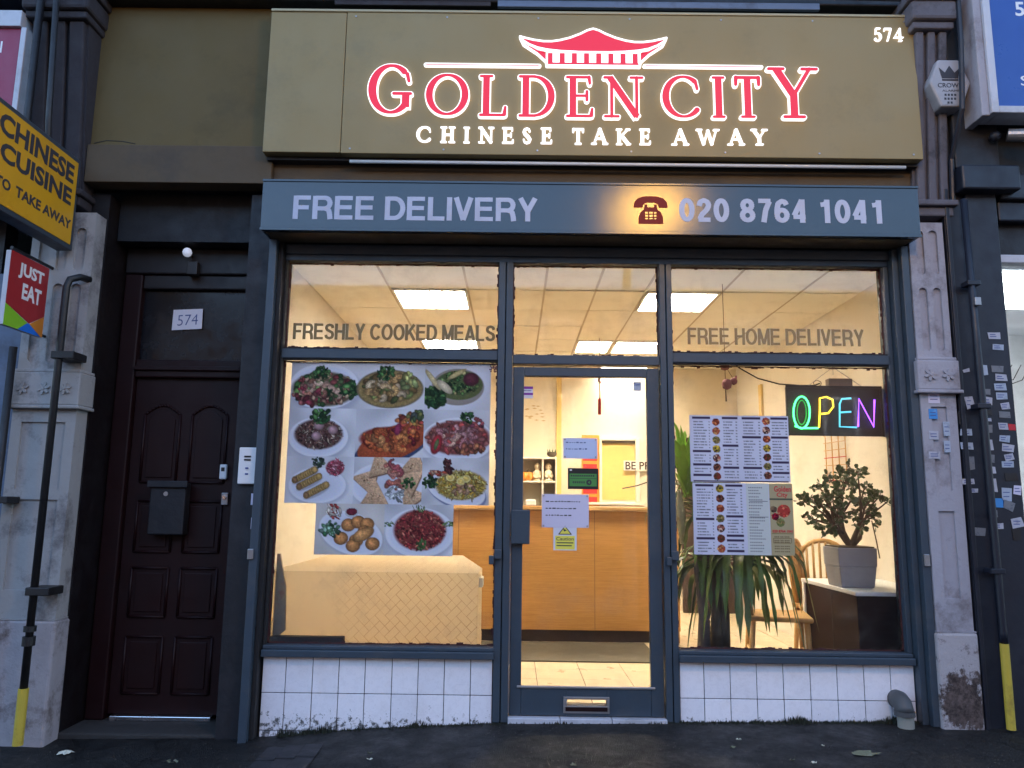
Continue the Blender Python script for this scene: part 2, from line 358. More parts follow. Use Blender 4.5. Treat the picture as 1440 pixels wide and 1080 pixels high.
def inst(name, src, loc, parent, rot=None, scale=None, **k):       # new object sharing mesh data, loc in world
    o = bpy.data.objects.new(name, src.data); COL.objects.link(o); ORG[o] = Vector(loc)
    for md in src.modifiers:
        b = o.modifiers.new(md.name, md.type); b.width = md.width; b.segments = md.segments; b.limit_method = md.limit_method; b.angle_limit = md.angle_limit
    if parent is not None: o.parent = parent; o.location = Vector(loc)-ORG[parent]
    else: o.location = loc
    if rot: o.rotation_euler = rot
    if scale: o.scale = scale
    return tag(o, **k)

def text_obj(s, box4, Y, m, parent, name='lettering', thick=.001, bold=0., spacing=1.0, axis='y', shear=0, skew=None, **k):
    """text fitted to x0,x1,z0,z1 standing on plane y=Y facing -y, or on plane x=Y facing +x (first two are y values)"""
    c = bpy.data.curves.new('t', 'FONT'); c.body = s; c.size = 1; c.offset = bold; c.extrude = 0; c.space_character = spacing; c.resolution_u = 3; c.shear = shear
    o = bpy.data.objects.new('t', c); COL.objects.link(o); bpy.context.view_layer.update()
    me = bpy.data.meshes.new_from_object(o.evaluated_get(bpy.context.evaluated_depsgraph_get()))
    bpy.data.objects.remove(o); bpy.data.curves.remove(c)
    n = len(me.vertices); a = np.zeros(n*3); me.vertices.foreach_get('co', a); a = a.reshape(-1, 3)
    lo, hi = a.min(0), a.max(0)
    x0, x1, z0, z1 = box4
    u = (a[:, 0]-lo[0])/(hi[0]-lo[0]); v = (a[:, 1]-lo[1])/(hi[1]-lo[1])
    X = x0+u*(x1-x0); Z = z0+v*(z1-z0)
    if skew: Z = Z+u*skew
    org = Vector(((x0+x1)/2, Y, min(z0, z1))) if axis == 'y' else Vector((Y, (x0+x1)/2, min(z0, z1)))
    faces = [tuple(p.vertices) for p in me.polygons]
    bpy.data.meshes.remove(me)
    mb = MB()
    if axis == 'y': pts = [(x, Y, z) for x, z in zip(X, Z)]
    else: pts = [(Y, x, z) for x, z in zip(X, Z)]
    me = bpy.data.meshes.new(name); me.from_pydata([tuple(Vector(p)-org) for p in pts], [], faces)
    bm = bmesh.new(); bm.from_mesh(me)
    bmesh.ops.remove_doubles(bm, verts=bm.verts, dist=1e-6)
    want = Vector((0, -1, 0)) if axis == 'y' else Vector((1, 0, 0))
    fl = [f for f in bm.faces if f.normal.dot(want) < 0]
    bmesh.ops.reverse_faces(bm, faces=fl)
    if thick:
        g = bmesh.ops.extrude_face_region(bm, geom=list(bm.faces))
        bmesh.ops.translate(bm, verts=[q for q in g['geom'] if isinstance(q, bmesh.types.BMVert)], vec=want*thick)
    bm.to_mesh(me); bm.free(); me.materials.append(M[m])
    o = bpy.data.objects.new(name, me); COL.objects.link(o); ORG[o] = org
    if parent is not None: o.parent = parent; o.location = org-ORG[parent]
    else: o.location = org
    return tag(o, **k)
def paint_grid(name, img, x0, x1, z0, z1, Y, parent=None, thick=.0015, **k):
    """a printed sheet: img (rows top to bottom, sRGB 0..1) becomes vertex colours on a fine grid"""
    H, Wd = img.shape[:2]
    lin = np.where(img <= .04045, img/12.92, ((np.clip(img, 0, 1)+.055)/1.055)**2.4)*.92
    cx = (x0+x1)/2; xs = np.linspace(x0-cx, x1-cx, Wd); zs = np.linspace(z1-z0, 0, H)
    X, Z = np.meshgrid(xs, zs)
    v = np.stack([X, np.zeros_like(X), Z], -1).reshape(-1, 3)
    nf = (H-1)*(Wd-1); i, j = np.meshgrid(np.arange(H-1), np.arange(Wd-1), indexing='ij'); b = (i*Wd+j).ravel()
    q = np.stack([b, b+Wd, b+Wd+1, b+1], -1)
    # a solid back so that the sheet has thickness
    nb = len(v); bk = np.array([[x0-cx, thick, 0], [x1-cx, thick, 0], [x1-cx, thick, z1-z0], [x0-cx, thick, z1-z0]])
    c00, c10, c11, c01 = (H-1)*Wd, (H-1)*Wd+Wd-1, Wd-1, 0
    extra = np.array([[nb+0, nb+3, nb+2, nb+1], [c00, nb+0, nb+1, c10], [c10, nb+1, nb+2, c11], [c11, nb+2, nb+3, c01], [c01, nb+3, nb+0, c00]])
    v = np.vstack([v, bk]); q = np.vstack([q, extra])
    me = bpy.data.meshes.new(name); me.from_pydata(v.tolist(), [], q.tolist())
    ca = me.color_attributes.new('Col', 'FLOAT_COLOR', 'POINT')
    d = np.ones((len(v), 4)); d[:nb, :3] = lin.reshape(-1, 3); d[nb:, :3] = .5
    ca.data.foreach_set('color', d.ravel())
    me.materials.append(M['print'])
    o = bpy.data.objects.new(name, me); COL.objects.link(o); org = Vector((cx, Y, z0)); ORG[o] = org
    if parent is not None: o.parent = parent; o.location = org-ORG[parent]
    else: o.location = org
    return tag(o, **k)

# ================================================================== SETTING: pavement, floor, walls
def gz(x, y=0):
    xs = [-30, -2.6, -1.5, -.9, 0, 2.4, 30]; zs = [-.10, -.065, -.045, .012, .060, .092, .12]
    z = float(np.interp(x, xs, zs)); return z+.022*max(-4, min(0, y))
pv = MB()
gx = sorted(set([-300, -60, -12, -6]+[round(-4+.2*i, 3) for i in range(41)]+[6, 12, 60, 300])); gy = [-300, -60, -15, -8, -4, -3, -2, -1.5, -1, -.8, -.6, -.4, -.2, 0, .12]
for y in gy:
    for x in gx: pv.v.append((x, y, gz(x, y)+(.004*math.sin(x*5.1+y*3)+.003*math.sin(x*11-y*7) if -4 <= x <= 4 and y < -.1 and y > -4 else 0)))
n = len(gx)
for j in range(len(gy)-1):
    for i in range(n-1): pv.f.append((j*n+i, j*n+i+1, (j+1)*n+i+1, (j+1)*n+i))
pavement = pv.build('pavement', 'asphalt', kind='structure', smooth=True)
# block pavers round the cover at the lower left
for i in range(3):
    for j in range(5):
        x0 = -1.33+i*.105; y0 = -.24-j*.21
        MB().box(x0, x0+.099, y0-.203, y0, gz(x0, y0)-.03, gz(x0, y0)+.012+.004*random.random()).build('paving_block', 'paver', pavement, .004)
# crumbled moss and dirt along the foot of the wall (uncountable)
wd = MB()
for k in range(3600):
    x = random.choice([random.uniform(-1.35, -.12), random.uniform(.97, 2.45), random.uniform(.97, 2.45), random.uniform(-.12, .97)])
    clump = max(0, math.sin(x*9)+math.sin(x*23+1)*.7+math.sin(x*4.1)*.6)
    if random.random() > .35+.4*clump: continue
    h = random.uniform(.006, .016+.018*clump)*(.45 if -.12 < x < .97 else 1); y = -.006-abs(random.gauss(0, .016)); z = gz(x)+.002
    a = random.uniform(0, 6.28); r = random.uniform(.003, .007)
    p = [(x+r*math.cos(a+q), y+r*math.sin(a+q), z-.004) for q in (0, 2.1, 4.2)]
    wd.add(p+[(x+random.uniform(-.008, .008), y+random.uniform(-.006, .006), z+h)], [(0, 1, 3), (1, 2, 3), (2, 0, 3)])
wd.build('moss_and_dirt', 'weed', label='dark moss and crumbled dirt along the foot of the white tiled walls', cat='moss', kind='stuff')
gr = MB()
for k in range(2600):
    x = random.uniform(-2.6, 3.2); y = random.uniform(-1.4, -.05); z = gz(x, y); r = random.uniform(.0015, .0045)
    if random.random() > (1 if -.3 < x < 1.1 else .35): continue
    a = random.uniform(0, 6.28); gr.add([(x+r*math.cos(a+q), y+r*math.sin(a+q), z-.001+.0015) for q in (0, 2.1, 4.2)]+[(x, y, z+r*.9)], [(0, 1, 3), (1, 2, 3), (2, 0, 3)])
gr.build('loose_grit', mat('grit', (.12, .11, .09), .8, .5, bmp=0, scale=90), label='loose pale grit scattered on the dark asphalt', cat='grit', kind='stuff')
FZ, CZ, BY = .10, 2.97, 4.5
XL, XR = -1.60, 2.68
floor = box('floor', 'floor_grout', XL-.1, XR+.1, .12, BY+.1, FZ-.10, FZ-.006, kind='structure')
tp = None
for i in range(14):
    for j in range(14):
        x = .178+(i-6)*.3265; y = .30+(j-1)*.3265
        if x < XL-.2 or x > XR-.05 or y > BY-.1 or y < .1 or (y > 2.6 and x < 1.3): continue
        x1 = min(x+.3225, XR); x0 = max(x, XL)
        if y+.33 > BY or y < .13 or x < XL or x+.325 > XR: box('floor_tile', 'floor_tile', max(x, XL), min(x+.322, XR), max(y, .13), min(y+.322, BY), FZ-.0055, FZ+.002, floor, .0015); continue
        if tp is None: tp = MB().box(-.161, .161, -.161, .161, 0, .008).build('floor_tile', 'floor_tile', floor, .0015); tp.location = Vector((x+.161, y+.161, FZ-.006))-ORG[floor]
        else: inst('floor_tile', tp, (x+.161, y+.161, FZ-.006), floor)
wl = box('wall_left', 'cream', XL-.10, XL, .12, BY, FZ-.1, CZ+.3, kind='structure')
wr = box('wall_right', 'cream', XR, XR+.12, .12, BY, FZ-.1, CZ+.3, kind='structure')
bw = box('wall_back', 'cream2', XL-.12, XR+.12, BY, BY+.15, FZ-.1, CZ+.3, kind='structure')
box('corner_strip', 'amber', .50, .56, BY-.03, BY-.001, FZ, CZ-.01, bw)
ceil = box('ceiling', 'ceil_grid', XL-.1, XR+.1, .12, BY+.1, CZ+.07, CZ+.12, kind='structure')
cx = [XL, -.99, -.38, .22, .62, 1.01, 1.61, 2.21, XR]; cyy = [.13, .52, 1.12, 1.73, 2.34, 2.94, 3.55, 4.15, BY]
LIGHTS = [(1, 2), (5, 2), (1, 5), (5, 5), (5, 7), (4, 5)]
for i in range(8):
    for j in range(8):
        if (i, j) in LIGHTS: continue
        sg = random.uniform(-.004, .003)
        box('ceiling_tile', 'ceil', cx[i]+.007, cx[i+1]-.007, cyy[j]+.007, cyy[j+1]-.007, CZ-.002+sg, CZ+.012+sg, ceil, .002)
for i in range(1, 8): box('ceiling_grid_bar', 'ceil_grid', cx[i]-.009, cx[i]+.009, .13, BY, CZ-.0045, CZ+.0195, ceil)
LLAB = ['square louvred ceiling light nearest the left shop window', 'bright ceiling light nearest the right shop window', 'square ceiling light deeper in the room on the left', 'ceiling light deep in the room on the right', 'last ceiling light by the back wall', 'half width ceiling light over the counter beside a full square one']
for (i, j), lb in zip(LIGHTS, LLAB):
    x0, x1, y0, y1 = cx[i]+.012, cx[i+1]-.012, cyy[j]+.012, cyy[j+1]-.012
    L = empty('ceiling_light', ((x0+x1)/2, (y0+y1)/2, CZ-.012), lb, 'ceiling light', 'recessed ceiling lights')
    fr = MB(); t = .018
    fr.box(x0, x1, y0, y0+t, CZ-.012, CZ+.06).box(x0, x1, y1-t, y1, CZ-.012, CZ+.06).box(x0, x0+t, y0+t, y1-t, CZ-.012, CZ+.06).box(x1-t, x1, y0+t, y1-t, CZ-.012, CZ+.06)
    fr.build('light_frame', 'white', L)
    box('diffuser', 'glow', x0+t, x1-t, y0+t, y1-t, CZ+.052, CZ+.060, L)
    for k in range(1, 6 if (x1-x0) > .5 else 3):
        xx = x0+(x1-x0)*k/(6 if (x1-x0) > .5 else 3); box('louvre', 'chrome', xx-.006, xx+.006, y0+t, y1-t, CZ-.011, CZ+.036, L)
    for k in range(1, 5): yy = y0+(y1-y0)*k/5; box('louvre', 'chrome', x0+t, x1-t, yy-.0015, yy+.0015, CZ-.008, CZ+.030, L)

# ================================================================== THE BUILDING
B = empty('shop_building', (0, .1, 0), 'terraced building holding the lit takeaway with grey blue shopfront', 'building')
box('upper_wall', 'dark', -6, 6, .0, .3, 4.60, 9, B)
box('side_wall', 'dark', -6, XL-.14, .62, 5, -.3, 4.55, B)
box('side_wall', 'dark', XR+.14, 2.9, .12, 5, -.3, 4.55, B)
box('rear_wall', 'dark', -6, 6, 5, 5.2, -.3, 9, B)
box('roof', 'dark', -6, 6, .3, 5, 8.8, 9, B)  # unseen roof, added with the outer walls so no light leaks in
box('wall_above_window', 'dark', -1.62, 2.46, .02, .12, 2.935, 4.6, B)
box('wall_above_door', 'dark', -6, -1.66, .02, .12, 3.31, 4.6, B)
# cornice strip above the signs
x0, z0 = W(130, 11, -.12)
box('cornice', 'dark', -6, 6, -.16, 0, 4.53, 4.60, B, .01)
box('cornice_flashing', 'lead', W(700, 6, -.16)[0], W(1150, 6, -.16)[0], -.19, -.162, W(800, 10, -.19)[1], W(800, 1, -.19)[1], B, .004)
box('cornice_flashing', 'stone_dark', -1.2, W(690, 6, -.16)[0], -.175, -.162, W(600, 8, -.17)[1], W(600, 2, -.17)[1], B, .003)
MB().tube([(-3.2, -.2, 4.555), (-1, -.21, 4.55), (.5, -.205, 4.548), (1.2, -.21, 4.556), (2.6, -.2, 4.54)], .008).build('cable', 'cable', B)

# ---- shopfront frame
A0, A1, B0, B1 = -1.455, -.110, .978, 2.322          # glazing edges of the two windows
def fb(name, x0, x1, y0, y1, z0, z1, m='frame', bv=.004, par=B): return box(name, m, x0, x1, y0, y1, z0, z1, par, bv)
fb('head_rail', -1.47, 2.40, .0, .10, 2.825, 2.932); fb('head_rail', -1.466, 2.396, -.018, -.001, 2.862, 2.925)
fb('sill', -1.462, -.106, -.045, .10, .412, .452); fb('sill', -1.462, -.106, -.02, .10, .4525, .474)
fb('sill', .976, 2.345, -.045, .10, .412, .452); fb('sill', .976, 2.345, -.02, .10, .4525, .474)
for x0, x1 in ((A0-.012, A1), (B0, B1+.012)):
    fb('transom', x0, x1, .0, .09, 2.193, 2.252); fb('glazing_bead', x0, x1, .012, .04, 2.252, 2.262, 'frame_dark', 0); fb('glazing_bead', x0, x1, .012, .04, 2.183, 2.193, 'frame_dark', 0)
fb('transom', -.018, .898, .0, .09, 2.172, 2.230)
for x0, x1 in ((-.110, -.068), (-.062, -.020), (.900, .937), (.943, .978)):
    fb('mullion', x0, x1, -.012, .10, .06, 2.824)
fb('mullion_groove', -.068, -.062, .01, .09, .06, 2.82, 'frame_dark', 0); fb('mullion_groove', .937, .943, .01, .09, .07, 2.82, 'frame_dark', 0)
fb('jamb', -1.470, -1.455, .0, .10, .474, 2.824, 'frame_dark'); fb('jamb', 2.322, 2.352, .0, .10, .474, 2.824)
# shutter guide rails either side
for x0, x1, zb in ((-1.548, -1.500, -.05), (2.392, 2.440, .09)):
    fb('shutter_rail', x0, x1, -.10, .10, zb, 2.93)
fb('shutter_rail', -1.498, -1.472, -.055, .09, -.04, 2.925, 'frame_dark', .002); fb('shutter_rail', 2.354, 2.390, -.055, .09, .09, 2.925, 'frame', .003)
def bracket(x, z, sgn=1):
    fb('shutter_lock', x-.022, x+.022, -.04, -.0121, z, z+.055, bv=.004); fb('shutter_lock', x-.022-sgn*.03, x-.022-sgn*.001 if sgn > 0 else x+.06, -.052, -.018, z-.03, z+.02, bv=.004)
bracket(-.092, .985); bracket(.962, .99)
fb('shutter_lock', -1.555, -1.52, -.115, -.1001, .97, 1.03, 'steel'); fb('shutter_lock', 2.398, 2.43, -.115, -.1001, .98, 1.05, 'steel')
# stall risers with individual tiles
def riser(x0, x1, xs_px, name):
    base = box('stall_riser', 'grout', x0, x1, .012, .10, -.12, .411, B)
    return base
def tiles(base, xa, xb, edges, zr):
    for (za, zb) in zr:
        for a, b in zip(edges[:-1], edges[1:]):
            a2, b2 = max(a, xa), min(b, xb)
            if b2-a2 < .02: continue
            j = random.uniform(-.0012, .0012)
            box('wall_tile', 'tile', a2+.0022, b2-.0022, .002+j, .0115+j, za+.0022, zb-.0022, base, .002)
r1 = riser(-1.462, -.112, None, ''); r2 = riser(.98, 2.352, None, '')
e1 = [W(p, 975, 0)[0] for p in (325, 362.5, 400, 438, 475, 512, 550, 587, 624, 661, 692, 730)]; e1[1] = -1.46; e1[-2] = -.113; e1 = e1[1:-1]
e2 = [W(p, 985, 0)[0] for p in (960, 991, 1028, 1065.5, 1103, 1141, 1179, 1217, 1254.5, 1291)]; e2[0] = .981
tiles(r1, -1.46, -.113, e1, [(.205, .409), (-.004, .205), (-.115, -.004)])
tiles(r2, .981, 2.351, e2, [(.205, .409), (-.0, .205)])
# glass
def pane(x0, x1, z0, z1, y=.05, par=B, m='glass'): return box('window_pane', m, x0, x1, y, y+.006, z0, z1, par)
gl1 = pane(A0, A1, .474, 2.183); gu1 = pane(A0, A1, 2.262, 2.824); gl2 = pane(B0, B1, .474, 2.183); gu2 = pane(B0, B1, 2.262, 2.824); gum = pane(-.02, .90, 2.232, 2.824)
# dark uneven beads and old sealant round the upper lights
sealm = mat('old_red_brown_sealant', (.05, .012, .012), .7, .5)
def sealant(x0, x1, z0, z1):
    mb = MB()
    per = [((x0, z0), (x1, z0), (0, 1)), ((x0, z1), (x1, z1), (0, -1)), ((x0, z0), (x0, z1), (1, 0)), ((x1, z0), (x1, z1), (-1, 0))]
    for a, b, nn in per:
        L = math.hypot(b[0]-a[0], b[1]-a[1]); k = int(L/.02)
        for i in range(k):
            t0, t1 = i/k, (i+1)/k; wv = .005+.009*random.random()**3+.004*max(0, math.sin(i*.7+x0*9))
            p = (a[0]+(b[0]-a[0])*t0, a[1]+(b[1]-a[1])*t0); q = (a[0]+(b[0]-a[0])*t1, a[1]+(b[1]-a[1])*t1)
            mb.box(min(p[0], q[0], p[0]+nn[0]*wv), max(p[0], q[0], p[0]+nn[0]*wv), .044, .0499, min(p[1], q[1], p[1]+nn[1]*wv), max(p[1], q[1], p[1]+nn[1]*wv))
    return mb.build('old_sealant', sealm, B)
sealant(-.02, .90, 2.232, 2.822); sealant(A0, A1, 2.264, 2.822); sealant(B0, B1, 2.264, 2.822); sealant(A0, A1, .476, 2.181); sealant(B0, B1, .476, 2.181)
# the glazed shop door
DR = box('shop_door', 'frame', -.012, .055, .015, .065, .095, 2.155, B, .004)
fb('door_stile', .817, .893, .015, .065, .095, 2.155, par=DR); fb('door_rail', .0555, .8165, .015, .065, 2.098, 2.155, par=DR)
x0, x1, z0, z1 = rect(797, 983, 853, 992, .02)
fb('door_rail', .0555, x0, .015, .065, .095, .246, par=DR); fb('door_rail', x1, .8165, .015, .065, .095, .246, par=DR)
fb('door_rail', x0, x1, .015, .065, z1, .246, par=DR, bv=0); fb('door_rail', x0, x1, .015, .065, .095, z0, par=DR, bv=0)
fr = MB(); xa, xb, za, zb = rect(792, 980, 857, 1003, .01)
fr.box(xa, xb, .003, .0149, z1, zb).box(xa, xb, .003, .0149, za, z0).box(xa, x0, .003, .0149, z0, z1).box(x1, xb, .003, .0149, z0, z1); fr.build('letter_plate', 'steel', DR, .002)
box('letter_flap', 'maroon', xa+.012, xb-.012, -.0005, .0025, za+.012, z0-.006, DR, .001)
fb('door_sill_strip', .03, .84, .006, .02, .247, .262, 'steel', par=DR)
box('door_glass', 'glass', .0555, .8165, .038, .044, .246, 2.098, DR)
xa, xb, za, zb = rect(719, 717, 745, 765, -.01)
box('lock_case', 'frame', xa, xb, -.03, .0148, za, zb, DR, .006)
fb('door_gap_light', -.0195, -.0125, .03, .05, .1, 2.15, 'white_dirty', 0)
fb('threshold', -.02, .28, -.03, .10, .045, .090, 'white_dirty'); fb('threshold', .284, .58, -.03, .10, .05, .090, 'white_dirty'); fb('threshold', .584, .90, -.03, .10, .055, .090, 'white_dirty')
# little bolt and red dashes on frame
# ================================================================== doorway on the left
DW = empty('entrance_doorway', (-2.2, .3, -.04), 'dark maroon recessed house entrance left of the takeaway', 'doorway')
YD = .30
xl, xr = -2.60, -1.60
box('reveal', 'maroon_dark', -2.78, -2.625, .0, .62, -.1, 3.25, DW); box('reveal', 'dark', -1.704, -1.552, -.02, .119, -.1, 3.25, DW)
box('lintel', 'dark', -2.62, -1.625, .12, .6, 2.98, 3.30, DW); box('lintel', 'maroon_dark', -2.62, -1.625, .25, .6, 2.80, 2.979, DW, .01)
box('backing', 'dark', -2.62, -1.625, .44, .6, -.1, 3.2, DW)
box('door_frame', 'maroon', -2.62, -2.50, YD-.04, YD+.1, -.03, 2.80, DW, .01); box('door_frame', 'maroon', -1.80, -1.7045, YD-.04, YD+.1, -.03, 2.80, DW, .01)
box('door_frame', 'maroon', -2.50, -1.80, YD-.04, YD+.1, 2.10, 2.22, DW, .01); box('door_frame', 'maroon', -2.50, -1.80, YD-.06, YD-.0401, 2.145, 2.175, DW, .006)
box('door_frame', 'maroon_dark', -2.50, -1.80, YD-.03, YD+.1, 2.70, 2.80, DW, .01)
tl = box('transom_window', mat('dark_pane', (.006, .007, .011), .22, .1, bmp=0, spec=.35), -2.50, -1.80, YD+.01, YD+.016, 2.22, 2.70, DW)
hd = box('house_door', 'maroon', -2.495, -1.805, YD, YD+.05, -.0, 2.10, DW)
def molding(x0, x1, z0, z1, arch=0):
    pts = [(x0, z0), (x1, z0), (x1, z1)]
    if arch:
        for k in range(1, 12): u = 1-k/12; pts.append((x0+(x1-x0)*u, z1+arch*math.sin(math.pi*u)**1.0))
    pts.append((x0, z1))
    mb = MB(); P = pts+[pts[0]]
    for a, b in zip(P[:-1], P[1:]): mb.cyl((a[0], YD-.003, a[1]), (b[0], YD-.003, b[1]), .009, n=6)
    mb.build('panel_moulding', 'maroon', hd, smooth=True)
    q = .03; mb = MB(); pp = [(x0+q, z0+q), (x1-q, z0+q), (x1-q, z1-q)]
    if arch:
        for k in range(1, 12): u = 1-k/12; pp.append((x0+q+(x1-x0-2*q)*u, z1-q+arch*math.sin(math.pi*u)))
    pp.append((x0+q, z1-q))
    mb.prism(pp, YD-.008, YD-.0005).build('door_panel', 'maroon', hd, .004)
for x0, x1 in ((-2.42, -2.19), (-2.11, -1.88)):
    molding(x0, x1, 1.42, 1.86, .06); molding(x0, x1, .98, 1.30); molding(x0, x1, .58, .88); molding(x0, x1, .12, .46)
xa, xb, za, zb = rect(212, 679, 262, 752, YD-.06)
pb = box('post_box', 'dark', xa, xb, YD-.09, YD-.009, za, zb, hd, .008)
box('post_box_lid', 'dark', xa-.015, xb+.015, YD-.11, YD-.0905, zb-.03, zb+.012, hd, .005); cxm = (xa+xb)/2
MB().cyl((cxm-.01, YD-.0905, zb-.07), (cxm-.01, YD-.097, zb-.07), .014).build('post_box_lock', 'steel', hd)
xa, xb, za, zb = rect(309, 653, 319, 674, YD-.02)
box('key_pad', 'white', xa, xb, YD-.03, YD-.001, za, zb, hd, .008); box('key_pad_button', 'black', xa+.012, xb-.012, YD-.033, YD-.0301, zb-.045, zb-.02, hd, .002)
xa, xb, za, zb = rect(311, 693, 320, 710, YD-.02)
box('lock_plate', 'steel', xa, xb, YD-.02, YD-.001, za, zb, hd, .003); MB().cyl(((xa+xb)/2, YD-.02, (za+zb)/2+.01), ((xa+xb)/2, YD-.032, (za+zb)/2+.01), .012).build('lock_barrel', 'chrome', hd)
box('threshold_strip', 'chrome', -2.46, -1.84, YD-.05, YD-.001, -.03, -.002, DW, .004)
stp = box('door_step', 'concrete', -2.63, -1.60, .0, YD+.1, -.16, -.031, DW, .012)
# the little items on and round the entrance
xa, xb, za, zb = rect(339, 630, 364, 681, .0)
IC = empty('intercom', ((xa+xb)/2, -.03, za), 'white intercom panel with speaker slots beside the maroon door', 'intercom')
box('intercom_body', 'white', xa, xb, -.05, -.0205, za, zb, IC, .006)
for k, (h, wd_) in enumerate(((.16, .04), (.14, .04), (.09, .018), (.055, .018))): box('intercom_slot' if k < 2 else 'call_button', 'black' if k < 2 else 'ink_blue', (xa+xb)/2-wd_/2, (xa+xb)/2+wd_/2, -.053, -.0501, za+h, za+h+.010, IC)
for k, (py, lb) in enumerate(((694, 'upper lilac sticker below the intercom'), (728, 'lower lilac sticker below the intercom'))):
    xa, xb, za, zb = rect(353, py, 362, py+16, -.02); box('sticker', 'paper_lilac', xa, xb, -.0225, -.0205, za, zb, label=lb, cat='sticker')
xa, xb, za, zb = rect(104, 624, 111, 640, -.0)
box('door_sticker', 'sticker_white', xa, xb, -.004, -.001, za, zb, label='small worn sticker on the dark reveal beside the stone pilaster', cat='sticker')
nb = empty('number_card', (-2.07, YD, 2.3), 'white paper card reading 574 taped behind the fanlight glass', 'sign')
xa, xb, za, zb = rect(243, 435, 285, 464, YD)
card = MB().prism([(xa, za-.004), (xb, za+.008), (xb-.002, zb+.004), (xa+.002, zb-.006)], YD-.004, YD-.002).build('card', 'paper_white', nb)
text_obj('574', (xa+.035, xb-.03, za+.026, zb-.042), YD-.0045, 'ink_blue', nb, thick=.0005, skew=.01, bold=-.01)
x, z = W(266, 357, .2)
DL = empty('door_lamp', (x, .2, z), 'small round white bulkhead sensor above the maroon door', 'lamp')
MB().cyl((x, .26, z), (x, .18, z), .010).build('stem', 'black', DL); 
MB().lathe([(0.001, -.032), (.014, -.028), (.025, -.018), (.031, 0), (.025, .018), (.014, .028), (.001, .032)], (x, .17, z), 16).build('globe', emit('pale_globe', (.65, .75, .95), .07, (.8, .8, .85)), DL, smooth=True)
box('mount', 'black', x-.01, x+.06, .20, .26, z-.14, z-.05, DL, .005)

# ================================================================== pilasters
def rosette(mb, x, y, z, r):
    for k in range(6):
        a = k*math.pi/3+.3; c = (x+r*.55*math.cos(a), y, z+r*.55*math.sin(a)); q = []
        for i in range(8):
            b = i*math.pi/4; u = r*.40*math.cos(b); v = r*.22*math.sin(b)
            q.append((c[0]+u*math.cos(a)-v*math.sin(a), c[2]+u*math.sin(a)+v*math.cos(a)))
        mb.prism(q, y-.012, y)
    mb.cyl((x, y, z), (x, y-.016, z), r*.2, n=8)
def fluted(P, m, x0, x1, yf, z0, z1, cols, segs, name='shaft'):
    """slab with real round-ended sunk flutes: built as strips round recesses"""
    d = .018
    box(name, m, x0, x1, yf+d, yf+.14, z0, z1, P)
    xs = []; wd_ = (x1-x0)/(cols*2+1)
    mb = MB(); e = x0
    for c in range(cols):
        a = x0+wd_*(2*c+1)-wd_*.1; b = a+wd_*1.2
        mb.box(e, a, yf, yf+d, z0, z1); zz = z0
        for s0, s1 in segs:
            mb.box(a, b, yf, yf+d, zz, s0-.0); zz = s1
            r = (b-a)/2; cxx = (a+b)/2
            for cz, sg in ((s0+r, -1), (s1-r, 1)):
                for side in (-1, 1):
                    arc = [(cxx+side*r, cz)]+[(cxx+side*r*math.cos(t*math.pi/8), cz+sg*r*math.sin(t*math.pi/8)) for t in range(1, 5)]+[(cxx+side*r, cz+sg*r)]
                    mb.prism(arc, yf, yf+d)
        mb.box(a, b, yf, yf+d, zz, z1); e = b
    mb.box(e, x1, yf, yf+d, z0, z1)
    mb.build('fluting', m, P)
def panelled(P, m, x0, x1, yf, z0, z1, panels, mg=.06):
    d = .014; box('shaft', m, x0, x1, yf+d, yf+.14, z0, z1, P); mb = MB()
    mb.box(x0, x0+mg, yf, yf+d, z0, z1).box(x1-mg, x1, yf, yf+d, z0, z1); zz = z0
    for a, b in sorted(panels): mb.box(x0+mg, x1-mg, yf, yf+d, zz, a); zz = b
    mb.box(x0+mg, x1-mg, yf, yf+d, zz, z1); mb.build('panel_face', m, P)
def pilaster(P, x0, x1, yf, m, mbase, ros_px_z, seg, pan, zb, side=0, ro=None):
    zr0, zr1 = ros_px_z
    fluted(P, m, x0, x1, yf, zr1+.02, 3.08, 2 if x1-x0 < .3 else 3, seg)
    box('band', m, x0-.02, x1+.02, yf-.03, yf+.14, zr0, zr1, P, .008); box('band_moulding', m, x0-.03, x1+.03, yf-.042, yf+.14, zr0-.022, zr0-.0005, P, .006); box('band_moulding', m, x0-.012, x1+.012, yf-.022, yf+.14, zr1+.0005, zr1+.02, P, .005)
    k = 2 if x1-x0 < .3 else 3
    for i in range(k): mb = MB(); rosette(mb, x0+(x1-x0)*(i+.5)/k, yf-.03, (zr0+zr1)/2, .042); mb.build('rosette', m, P)
    panelled(P, m, x0, x1, yf, .62, zr0-.023, pan)
    box('plinth', mbase, x0-.012, x1+.012, yf-.02, yf+.14, zb-.12, .612, P, .015); box('plinth_moulding', m, x0-.006, x1+.006, yf-.014, yf+.14, .6125, .6195, P)
